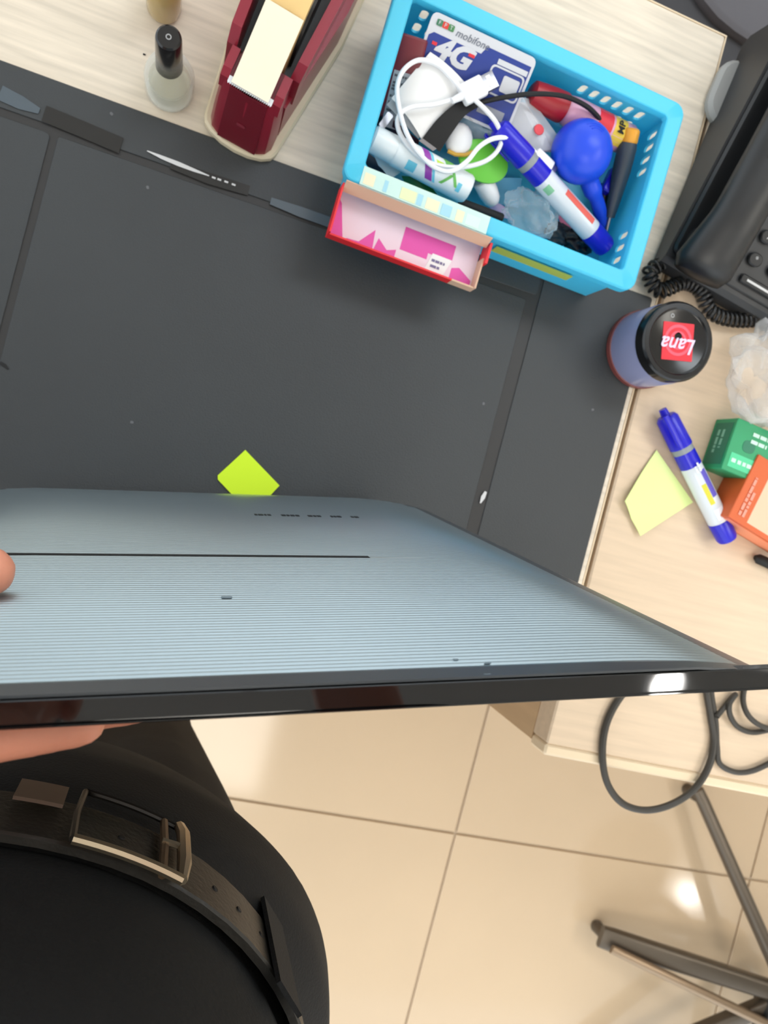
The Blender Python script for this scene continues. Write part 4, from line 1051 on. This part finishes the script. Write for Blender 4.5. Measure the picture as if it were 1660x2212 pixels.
# cables hanging over the front of the side desk
def cable(label, pts, r=.0026):
    solo('black_cable', MB().tube(spline([P(*q) for q in pts], 8), r, 10), mat('cable_grey', (52, 48, 42), .5), label, 'cable')
zz = .7535
cable('black cable hanging in a big loop over the side desk front edge', [(1530, 1445, zz), (1465, 1415, zz), (1400, 1440, zz), (1345, 1500, zz), (1312, 1560, zz), (1302, 1625, zz), (1312, 1690, zz), (1345, 1735, zz), (1395, 1750, zz), (1450, 1738, zz), (1500, 1705, zz), (1532, 1655, zz+.002), (1543, 1600, zz), (1537, 1550, zz), (1528, 1495, zz), (1522, 1435, zz+.001)], .0030)
cable('black cable bundled tight against the big loop on its right', [(1535, 1440, zz), (1538, 1500, zz), (1547, 1560, zz), (1550, 1615, zz), (1556, 1650, zz), (1590, 1668, zz), (1630, 1664, zz), (1680, 1640, zz)], .0024)
cable('black cable in small coil at the right frame edge, lower turn', [(1549, 1548, zz+.004), (1570, 1522, zz), (1590, 1500, zz), (1577, 1520, zz+.004), (1578, 1545, zz+.002), (1595, 1570, zz), (1628, 1582, zz), (1680, 1572, zz)], .0024)
cable('black cable in small coil at the right frame edge, upper turn', [(1612, 1470, zz), (1606, 1510, zz), (1614, 1540, zz+.003), (1635, 1562, zz+.006), (1665, 1574, zz+.006), (1700, 1570, zz)], .0024)

# ================================================================== glass side table, stool, chair behind
HB = Vector((1.352, -.738, 0))
t = thing('swivel_stool', 'swivel stool with dark metal star base at the bottom right corner', 'stool', HB)
T = Matrix.Translation(HB)
M_frame = mat('spoke_metal', (92, 82, 70), .35, metal=.4); M_frame2 = mat('spoke_bronze', (150, 128, 104), .35, metal=.5)
def spoke(name, a, b, wa, wb, m, h=.022):
    a, b = Vector(a), Vector(b); d = b-a; F = frame(a, d, Vector((-d.y, d.x, 0)))
    return part(name, MB().loft([[(x, y, 0) for x, y in rr(wa, h*.7, .006, 3)], [(x, y, d.length*.06) for x, y in rr(wa*1.05, h, .008, 3)], [(x, y, d.length) for x, y in rr(wb, h*1.3, .008, 3)]], F), m, t)
hubp = P(1704, 2150, .11)
tips = [P(1298, 2022, .045), P(1508, 1706, .045)]  # first one's dark bar stands in for the foot bar's shadow
for k, tp in enumerate(tips): spoke('spoke', tp, hubp, (.040, .022)[k], (.034, .022)[k], M_frame)
for g in (-20, -92, -150+360): 
    q = HB+Vector((.40*math.cos(math.radians(g)), .40*math.sin(math.radians(g)), .045)); spoke('spoke', q, hubp, .034, .030, M_frame)
spoke('foot_bar', P(1322, 2050, .07), P(1700, 2232, .13), .016, .018, M_frame2, .014)
for tp in tips:
    q = tp+(HB-tp)*.04; part('glide', MB().lathe([(0, .010), (.004, .012), (.040, .011)], Matrix.Translation((q.x, q.y, 0)), 16), M_frame, t)
part('hub', MB().lathe([(.075, .058), (.085, .068), (.125, .064), (.14, .030), (.145, .022)], T, 28), mat('hub_grey', (46, 48, 48), .35), t)
part('column', MB().lathe([(.02, .017), (.43, .017)], T, 20), M_black, t)
part('seat', MB().lathe([(.43, .09), (.435, .12), (.45, .135), (.48, .135), (.495, .12), (.50, .08)], T, 36), mat('seat_vinyl', (40, 42, 42), .5), t)
# chair behind the desk
t = thing('office_chair', 'dark grey upholstered chair behind the back edge of the desk', 'chair', (.47, .78, 0))
C = yaw((.47, .78, 0), -8)
M_up = mat('chair_fabric', (64, 64, 68), .75); M_up2 = mat('chair_fabric_pale', (96, 95, 101), .75)
part('seat', MB().box(-.27, .27, -.28, .24, .44, .52, C, r=.08, b=.03, n=6), M_up, t)
part('seat_pad', MB().box(-.10, .22, -.16, .22, .515, .535, C, r=.12, b=.008, n=8), M_up2, t, 'paler grey seat pad')
part('backrest', MB().box(-.23, .23, .24, .30, .56, 1.0, C, r=.03, b=.02, n=5), M_up, t)
part('back_support', MB().box(-.03, .03, .23, .27, .42, .62, C, r=.008), M_black, t)
part('column', MB().lathe([(.09, .03), (.44, .03)], C, 18), M_black, t)
for k in range(5):
    R = C @ Matrix.Rotation(2*PI*k/5, 4, 'Z')
    part('foot', MB().box(-.02, .02, .0, .28, .06, .095, R, r=.006, b=.004), M_black, t)
    part('castor', MB().lathe([(-.02, .022), (-.018, .027), (.018, .027), (.02, .022)], R @ Matrix.Translation((0, .26, .029)) @ Matrix.Rotation(PI/2, 4, 'Y'), 16), M_blackmatte, t)
